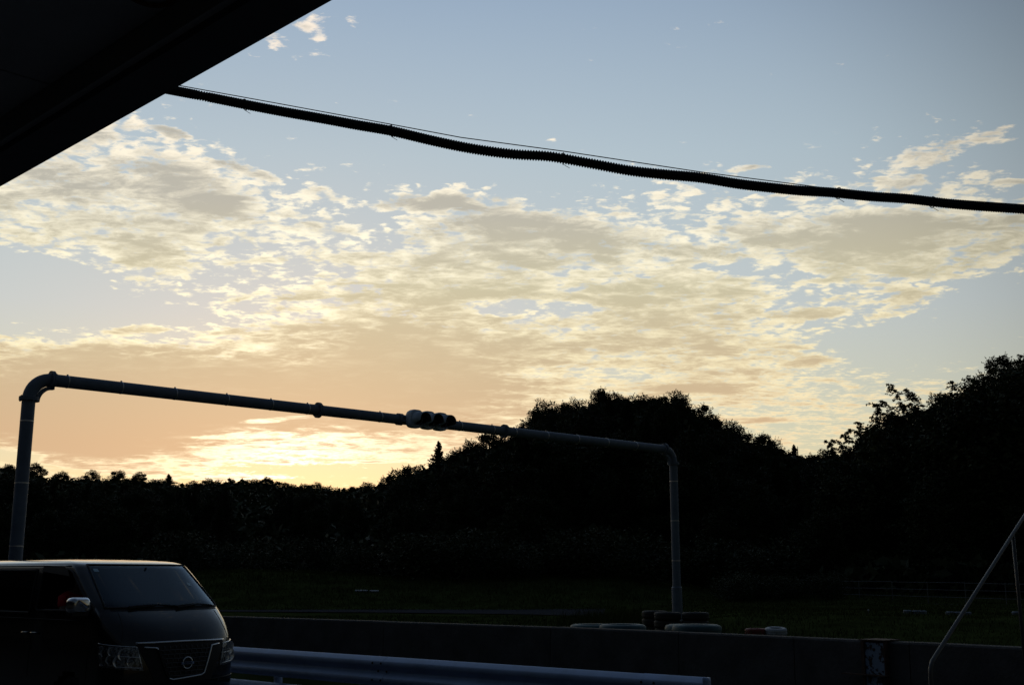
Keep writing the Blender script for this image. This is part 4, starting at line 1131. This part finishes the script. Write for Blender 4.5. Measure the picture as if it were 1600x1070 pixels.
for sg in (-1, 1):
    base = Vector((.44, sg * .145, .34))
    for k in range(4):
        b0 = base + Vector((.02, (k - 1.5) * .019, 0)); ln = (.9, 1, .95, .75)[k]
        skin_body('finger', [b0 - Vector((.03, 0, 0)), b0 + Vector((.035 * ln, 0, .01)), b0 + Vector((.06 * ln, 0, -.015)), b0 + Vector((.05 * ln, 0, -.04))], [(0, 1), (1, 2), (2, 3)], [.011, .0095, .009, .007], MT['skin'], sk_, 1)
    skin_body('thumb', [base + Vector((-.02, -sg * .02, 0)), base + Vector((.01, -sg * .045, .01)), base + Vector((.035, -sg * .05, -.01))], [(0, 1), (1, 2)], [.013, .011, .008], MT['skin'], sk_, 1)

# ================================================================== TREES
def leafquad(V, Fc, p, s, nrm=None, el=1.0):
    u = Vector((random.gauss(0, 1), random.gauss(0, 1), random.gauss(0, .7))).normalized(); v = u.orthogonal().normalized()
    v = (v * cos(s * 57) + u.cross(v) * sin(s * 57)).normalized()
    i = len(V); V += [p - u * s * .5 * el, p + v * s * .28, p + u * s * .5 * el, p - v * s * .28]; Fc.append((i, i + 1, i + 2, i + 3))
def rv(): 
    return Vector((random.gauss(0, 1), random.gauss(0, 1), random.gauss(0, 1))).normalized()
def crown_broad(seed, n=10500, ls=.25):       # unit: tree 10 m tall
    random.seed(seed); V = []; Fc = []; lobes = []
    for z, m_ in ((8.2, 1), (7.5, 4), (6.4, 6), (5.0, 7), (3.6, 7), (2.4, 5)):
        env = 2.5 * sqrt(max(0, 1 - ((z - 4.4) / 4.9) ** 2))
        for k in range(m_):
            a = 6.28 * (k + random.random() * .9) / m_; r_ = (env - .5) * random.uniform(.6, 1.05) if m_ > 1 else .3
            lobes.append((Vector((r_ * cos(a), r_ * sin(a), z + random.uniform(-.55, .65))), random.uniform(.55, 1.15)))
    for k in range(n):
        c, r_ = random.choice(lobes); q = c + rv() * r_ * (random.random() ** .30) * Vector((1, 1, .8)).length / 1.62
        leafquad(V, Fc, q, ls * random.uniform(.7, 1.4))
    for k in range(150):       # sprigs standing out of the outline
        c, r_ = random.choice(lobes); d = rv(); d.z = abs(d.z) * .9 + .1; d.normalize(); b0 = c + d * r_ * .85
        for j in range(13): leafquad(V, Fc, b0 + d * (.05 * j) + rv() * (.14 - .008 * j), ls * .75)
    return V, Fc
def crown_cedar(seed, n=330, ls=.24):
    random.seed(seed); V = []; Fc = []
    lean = Vector((random.uniform(-.05, .05), random.uniform(-.05, .05), 0)); ang = [random.random() * 6.28 for _ in range(3)]
    for k in range(n):
        t = random.random() ** 1.1; z = 1.2 + 8.3 * t; a = random.random() * 6.28
        L_ = (2.3 * (1 - t) ** .95 + .06) * random.uniform(.6, 1.12) * (1 + .22 * sin(a * 2 + ang[0]) + .15 * sin(z * 2.1 + ang[1]))
        d = Vector((cos(a), sin(a), .10)); base = Vector((0, 0, z)) + lean * z
        for j in range(int(12 + 15 * L_)):
            f = random.random() ** .8; q = base + d * L_ * f + Vector((0, 0, .35 * f * f)); wdt = (.34 * (1 - f * .5) + .08) * (1.1 - t)
            leafquad(V, Fc, q + rv() * wdt * random.random(), ls * random.uniform(.6, 1.2), el=1.1); leafquad(V, Fc, q + rv() * wdt, ls * .7)
    for j in range(26): leafquad(V, Fc, Vector((0, 0, 9.3 + .022 * j)) + lean * 9.5 + rv() * (.1 - .003 * j), ls * .6)
    return V, Fc
def crown_bamboo(seed):
    random.seed(seed); V = []; Fc = []
    for c in range(6):
        a = random.random() * 6.28; sp_ = random.uniform(.4, 2.0); ht = random.uniform(7.4, 10.0) if c else 10.7; dr = random.uniform(.5, 1.5)
        d = Vector((cos(a), sin(a), 0)); root = Vector((random.uniform(-.9, .9), random.uniform(-.9, .9), 0))
        for k in range(25):
            t = .30 + .70 * (k + random.random()) / 25; u = max(0, t - .65) / .35
            q = root + d * (sp_ * t + dr * u * u) + Vector((0, 0, ht * t - .75 * u * u * u))
            bl = (1.9 - 1.25 * t) * random.uniform(.5, 1.25)
            for s2 in range(2):
                b2 = rv(); b2.z = random.uniform(-.05, .45); 
                for j in range(9):
                    f = (j + 1.5) / 10; w_ = q + b2 * bl * f + Vector((0, 0, -.45 * bl * f * f))
                    for _ in range(2): leafquad(V, Fc, w_ + rv() * .11, random.uniform(.14, .27), el=1.5)
    return V, Fc
def trunk_vf(hh, r_, seed, limbs=6):
    random.seed(seed); parts = [tube([(0, 0, -.6), (.05, 0, hh * .3), (-.04, .05, hh * .6), (0, 0, hh)], [r_ * 1.3, r_, r_ * .7, r_ * .2], 8)]
    for k in range(limbs):
        z = hh * random.uniform(.35, .8); a = random.random() * 6.28; L_ = random.uniform(.9, 1.8)
        parts.append(tube([(0, 0, z), (cos(a) * L_ * .5, sin(a) * L_ * .5, z + L_ * .3), (cos(a) * L_, sin(a) * L_, z + L_ * .75)], [r_ * .45, r_ * .3, r_ * .08], 5))
    return join(*parts)
def mk(name, vf, m):
    me = bpy.data.meshes.new(name); me.from_pydata([tuple(v) for v in vf[0]], [], vf[1]); me.update(); me.materials.append(m); return me
protos = {'broad': [], 'cedar': [], 'bamboo': []}
for i in range(7): protos['broad'].append((mk('crown', crown_broad(100 + i), MT['leafa']), mk('trunk', trunk_vf(8.2, .16, i), MT['bark'])))
for i in range(6): protos['cedar'].append((mk('crown', crown_cedar(200 + i), MT['leafb']), mk('trunk', trunk_vf(9.5, .15, 20 + i, 0), MT['bark'])))
for i in range(4): protos['bamboo'].append((mk('crown', crown_bamboo(300 + i), MT['leafc']), mk('trunk', join(*[tube([(.25 * k - .5, .2 * (k % 3) - .2, -.4), (.27 * k - .5, .2 * (k % 3) - .2, 6.2)], .04, 6) for k in range(5)]), MT['bark'])))
random.seed(11)
def tree(kind, X, Y, hh, label, group, wide=1.0, zoff=0.0, ground=None):
    cm, tm_ = random.choice(protos[kind]); g = height(X, Y) if ground is None else ground
    nm = {'broad': 'broadleaf_tree', 'cedar': 'cedar_tree', 'bamboo': 'bamboo_clump'}[kind]
    r_ = tag(empty(nm, (X, Y, g + zoff), random.random() * 6.28), label, 'bamboo' if kind == 'bamboo' else 'tree', group)
    s = hh / 10; r_.scale = (s * wide, s * wide, s)
    link('crown', cm, None, r_); link('trunk', tm_, None, r_); return r_
# skyline trees: (photo column, top row, kind, label)
SKYL = [(-25, 722, 'broad', 'broadleaf tree on the far ridge left of the gantry pole'), (14, 722, 'broad', 'broadleaf crown on the far ridge just left of the gantry pole'),
 (58, 719, 'broad', 'round crown rising right beside the left gantry pole'), (97, 733, 'broad', 'bushy crown on the far ridge, second right of the gantry pole'),
 (120, 742, 'broad', None), (144, 732, 'broad', None), (163, 745, 'broad', None), (184, 731, 'broad', 'broad peaked crown, tallest on the far ridge under the gantry beam'),
 (205, 742, 'broad', None), (219, 735, 'broad', None), (236, 745, 'broad', None), (252, 745, 'broad', None), (265, 739, 'cedar', 'small pointed conifer standing alone on the far ridge'),
 (284, 752, 'broad', None), (305, 747, 'broad', None), (325, 745, 'broad', None), (343, 746, 'broad', None), (358, 744, 'broad', None), (378, 745, 'broad', None), (396, 745, 'broad', None),
 (417, 741, 'broad', 'rounded crown standing in the brightest glow of the sunset'), (436, 748, 'broad', None), (455, 754, 'broad', None), (476, 751, 'broad', None), (495, 751, 'broad', None),
 (512, 756, 'broad', None), (532, 758, 'broad', None), (552, 756, 'broad', None), (574, 750, 'broad', 'crown at the right end of the far ridge, before the notch'),
 (602, 740, 'broad', 'lowest crown at the left foot of the near hill'), (618, 726, 'broad', None), (637, 718, 'broad', 'rounded crown on the left slope below the signal'),
 (658, 722, 'broad', None), (685, 687, 'cedar', 'slender pointed conifer directly below the traffic signal'), (712, 694, 'broad', None), (735, 680, 'broad', 'loose crown with sky showing through under the gantry beam'),
 (765, 664, 'broad', 'crown poking just above the beam right of the signal'), (785, 676, 'broad', None), (806, 662, 'broad', None), (824, 645, 'broad', None), (848, 618, 'broad', 'peaked crown at the left shoulder of the hilltop'),
 (866, 630, 'broad', None), (882, 620, 'broad', None), (898, 616, 'broad', None), (916, 625, 'broad', None), (938, 598, 'broad', 'tallest tree, left end of the flat hilltop'), (952, 604, 'broad', None),
 (972, 610, 'broad', None), (988, 608, 'broad', None), (1004, 608, 'broad', None), (1018, 612, 'broad', None), (1034, 610, 'broad', None), (1052, 602, 'broad', 'crown at the right end of the flat hilltop'),
 (1062, 614, 'broad', None), (1082, 630, 'broad', None), (1099, 626, 'broad', 'small crown just below the hilltop on the right slope'), (1115, 642, 'broad', None), (1128, 652, 'broad', None), (1142, 650, 'broad', None),
 (1158, 664, 'broad', None), (1176, 674, 'broad', None), (1194, 668, 'broad', 'crown halfway down the right slope of the hill'), (1208, 682, 'broad', None), (1222, 692, 'broad', None), (1236, 704, 'broad', None),
 (1246, 692, 'cedar', 'lone pointed conifer top in the dip right of the hill'), (1256, 705, 'broad', None), (1264, 703, 'broad', None), (1273, 702, 'broad', None), (1293, 700, 'broad', None), (1285, 697, 'broad', 'low spreading crown in the dip before the bamboo'), (1302, 704, 'broad', None),
 (1316, 676, 'bamboo', 'feathery bamboo leaning left at the edge of the right hand woods'), (1346, 654, 'bamboo', 'second bamboo clump climbing the right hand woods'), (1364, 644, 'bamboo', 'bamboo plume above the lower right hand woods'),
 (1388, 634, 'broad', None), (1408, 612, 'bamboo', 'drooping bamboo plume standing free against the sky'), (1420, 628, 'broad', 'dark crown beneath the free standing bamboo plume'), (1448, 598, 'bamboo', 'wispy bamboo left of the tall right hand trees'),
 (1466, 606, 'broad', None), (1482, 608, 'broad', None), (1496, 590, 'bamboo', None), (1514, 592, 'broad', None), (1532, 572, 'broad', 'stepped crown just left of the highest right hand tree'), (1562, 543, 'broad', 'highest tree of the woods at the right edge'),
 (1588, 545, 'bamboo', 'bamboo spray on top of the woods at the right edge'), (1612, 545, 'broad', None), (1640, 535, 'broad', None), (1680, 530, 'broad', None)]
def zone(x):
    return ('far ridge' if x < 588 else 'middle hill' if x < 1308 else 'right hand woods')
def slope_label(kind, x, f=1.0):
    k = {'broad': 'dark broadleaf tree', 'cedar': 'dark pointed conifer', 'bamboo': 'bamboo clump'}[kind]
    tier = 'on the crest' if f > .86 else 'high up' if f > .55 else 'halfway up' if f > .25 else 'low down'
    if x < 588: z = 'left of the near pole' if x < 30 else 'beyond the van' if x < 290 else 'under the sunset glow' if x < 470 else 'at the right end'
    elif x < 1308: z = 'below the traffic signal' if x < 720 else 'behind the gantry beam' if x < 900 else 'behind the right gantry pole' if x < 1065 else 'right of the gantry'
    else: z = 'above the left fence end' if x < 1453 else 'behind the sloping handrail'
    w = 'far ridge' if x < 588 else 'middle hill' if x < 1308 else 'right hand woods'
    return f'{k} {tier} on the {w}, {z}'.replace('on the crest on the', 'on the crest of the').replace('on the right hand woods', 'in the right hand woods')
cnt = 0
for x, y, kind, lab in SKYL:
    if x < 588 and kind == 'cedar' and x != 265: kind = 'broad'
    if x > 588 and kind == 'cedar' and not lab and x % 3 == 0: kind = 'broad'
    Y = ridgeY(x) + random.uniform(-5, 5); X = P(x, y, Y).x
    top = P(x, y, Y).z; g = height(X, Y); hh = top - g
    base = tree_h(x)
    hmin, hmax = (5.0, 9.0) if x < 588 else (7.0, 13.0)
    hh = max(hmin, min(hmax, hh))
    zn = zone(x); wd = {'broad': random.uniform(.85, 1.1), 'cedar': random.uniform(1.15, 1.6), 'bamboo': 1.0}[kind]
    wd *= 1.7 if x < 588 else 1.12
    tree(kind, X, Y, hh, lab or slope_label(kind, x), f'trees of the {zn}', wd, ground=top - hh)
    cnt += 1
x = -70
while x < 1700:      # second rank, a little lower, closing the canopy
    dd = random.uniform(4, 11) if x < 588 else random.uniform(8, 20) if x < 1290 else random.uniform(20, 46)
    y = max(sky_y(x + o) for o in (-7, 0, 7)) + dd; Y = ridgeY(x) - random.uniform(2, 9); X = P(x, y, Y).x
    hh = max(5.0, min(10, P(x, y, Y).z - height(X, Y)))
    tree('broad', X, Y, hh, slope_label('broad', x, .95), f'trees of the {zone(x)}', random.uniform(1.1, 1.35), ground=P(x, y, Y).z - hh * .97)
    x += random.uniform(11, 16) if x < 588 else random.uniform(15, 24)
# trees filling the slopes below the skyline
fill = 0
for x0, x1, Y0, Y1, n in ((-260, 588, 98, 222, 95), (600, 1320, 78, 126, 75), (1290, 1900, 68, 100, 55)):
    k = 0; tries = 0
    while k < n and tries < 20000:
        tries += 1
        x = random.uniform(x0, x1); f = random.random(); a_, b_2 = footY(x) - 2, ridgeY(x) - 2
        Y = a_ + (b_2 - a_) * f
        X = (x - 800) / F * Y / cos(PITCH) * .985
        g = height(X, Y); kind = 'cedar' if random.random() < (.35 if x < 1300 else .1) and f < .7 else 'broad'
        if x > 1300 and random.random() < .25: kind = 'bamboo'
        hh = random.uniform(.75, 1.1) * tree_h(x) * (.7 if f < .15 else 1)
        px, py = proj(Vector((X, Y, g + hh)))
        lim = max(sky_y(px + o) for o in (-14, -7, 0, 7, 14)) + 12
        if py < lim:
            hh -= (lim - py) / F * Y
            if hh < 4.5: continue
        tree(kind, X, Y, hh, slope_label(kind, x, f * .85), f'trees of the {zone(x)}', random.uniform(1.0, 1.4)); k += 1
for k in range(40):      # unseen trees added left of the frame to darken the van side's reflections
    Y = random.uniform(30, 130); X = -Y * random.uniform(.62, 1.7) - 8
    tree('broad', X, Y, random.uniform(7, 11), 'unseen broadleaf tree added past the left end of the track to darken reflections', 'unseen trees added past the left end', 1.3)
# shrubs and creeper along the foot of the woods
def shrub_vf(seed, n=2600):
    random.seed(seed); V = []; Fc = []; lobes = [(Vector((random.uniform(-.9, .9), random.uniform(-.7, .7), random.uniform(.2, 1.0))), random.uniform(.45, .75)) for _ in range(9)]
    for k in range(n):
        c, r_ = random.choice(lobes); q = c + rv() * r_ * random.random() ** .3
        if q.z > -.1: leafquad(V, Fc, q, random.uniform(.07, .14))
    return V, Fc
shp = [mk('shrub_leaves', shrub_vf(400 + i), MT['leafa']) for i in range(4)]
random.seed(5)
for i in range(70):
    x = random.uniform(300, 1720) if i < 56 else random.uniform(1120, 1290)
    Y = footY(x) - random.uniform(2, 9) if i < 56 else 66 + random.uniform(-3, 3)
    if x > 1060 and Y < 73 and i < 56: Y = 74 + random.random() * 4
    X = (x - 800) / F * Y / cos(PITCH); s = random.uniform(1.1, 2.3) if i < 56 else random.uniform(.7, 1.1)
    o = tag(link("shrub", random.choice(shp), None), ("leafy shrub along the rail fence" if i >= 56 else "dark leafy shrub behind the rail fence" if x > 1060 else "dark leafy shrub right of the far bank, before the middle hill" if x > 700 else "dark leafy shrub above the far grass bank beside the van"), 'shrub', 'shrubs at the foot of the woods'); o.location = (X, Y, height(X, Y)); o.scale = (s * 1.3, s, s * .95); o.rotation_euler.z = random.random() * 6

V = []; Fc = []
random.seed(33)
for k in range(26000):
    x = random.uniform(-60, 1720); f = random.random(); a_, b_2 = footY(x) - 4, ridgeY(x); Y = a_ + (b_2 - a_) * f
    X = (x - 800) / F * Y / cos(PITCH); g = height(X, Y); s_ = random.uniform(.45, 1.0) * (1 + Y / 300)
    c = Vector((X, Y, g + random.random() * (1.6 if f < .9 else .7)))
    for _ in range(2): leafquad(V, Fc, c + rv() * .5, s_)
tag(mesh('forest_undergrowth', V, Fc, MT['leafa']), 'dark undergrowth filling the wooded slopes between the trees', kind='stuff')
# ================================================================== GRASS
random.seed(21)
def blade(V, Fc, X, Y, z, h_, w_, lean):
    a = random.random() * 6.28; d = Vector((cos(a), sin(a), 0)); q = Vector((-d.y, d.x, 0)) * w_
    b0 = Vector((X, Y, z - .02)); m_ = b0 + d * lean * .4 * h_ + Vector((0, 0, h_ * .6)); t_ = b0 + d * lean * h_ + Vector((0, 0, h_))
    i = len(V); V += [b0 - q, b0 + q, m_ + q * .7, m_ - q * .7, t_]; Fc += [(i, i + 1, i + 2, i + 3), (i + 3, i + 2, i + 4)]
V = []; Fc = []
n = 0
while n < 95000:
    x = random.uniform(250, 1650); Y = 18 + 60 * random.random() ** .8
    X = (x - 800) / F * Y / cos(PITCH)
    if X * .62 + Y * .785 < 14.4 + .5: continue
    # the strip of track stays bare
    pz = height(X, Y); px, py = proj(Vector((X, Y, pz)))
    if Y > 45 and Y < 58.5 and px < 960 and 952.6 < py < 963: continue
    tall = .07 + .07 * (mnoise.noise(Vector((X * .35, Y * .35, 8))) + .4)
    tall *= 1 + 1.6 * exp(-((px - 960) / 45) ** 2) * (1 if Y < 48 else 0) + .8 * sm(58, 70, Y)
    blade(V, Fc, X, Y, pz, max(.05, tall * random.uniform(.6, 1.5)), .0035 + .00022 * Y, random.uniform(.2, 1.1)); n += 1
tag(mesh('grass', V, Fc, MT['grass']), 'rough grass on the mound and bank beyond the wall', kind='stuff')
V = []; Fc = []       # tall weeds left of the pole foot
def clump(px, Y, n, h_, spread_):
    c = vert_xy(px, 960, Y)
    for _ in range(n):
        X, YY = c.x + random.gauss(0, spread_), c.y + random.gauss(0, spread_); blade(V, Fc, X, YY, height(X, YY), h_ * random.uniform(.5, 1.2), .009, random.uniform(.15, .7))
for px, Y, n, h_, s_ in ((948, 42, 700, .62, .8), (965, 40, 500, .6, .7), (940, 34, 300, .75, .5), (965, 31, 350, .65, .45), (985, 29, 260, .5, .4), (952, 27, 220, .42, .4), (920, 37, 200, .5, .5), (1000, 33, 200, .5, .4), (1115, 33, 200, .35, .6), (1150, 30, 220, .3, .7), (1260, 27, 260, .3, .8)):
    clump(px, Y, n, h_, s_)
tag(mesh('tall_weeds', V, Fc, MT['grass']), 'tall seeding weeds beside the gantry pole foot', kind='stuff')
print('trees', cnt, 'objects', len(bpy.data.objects))
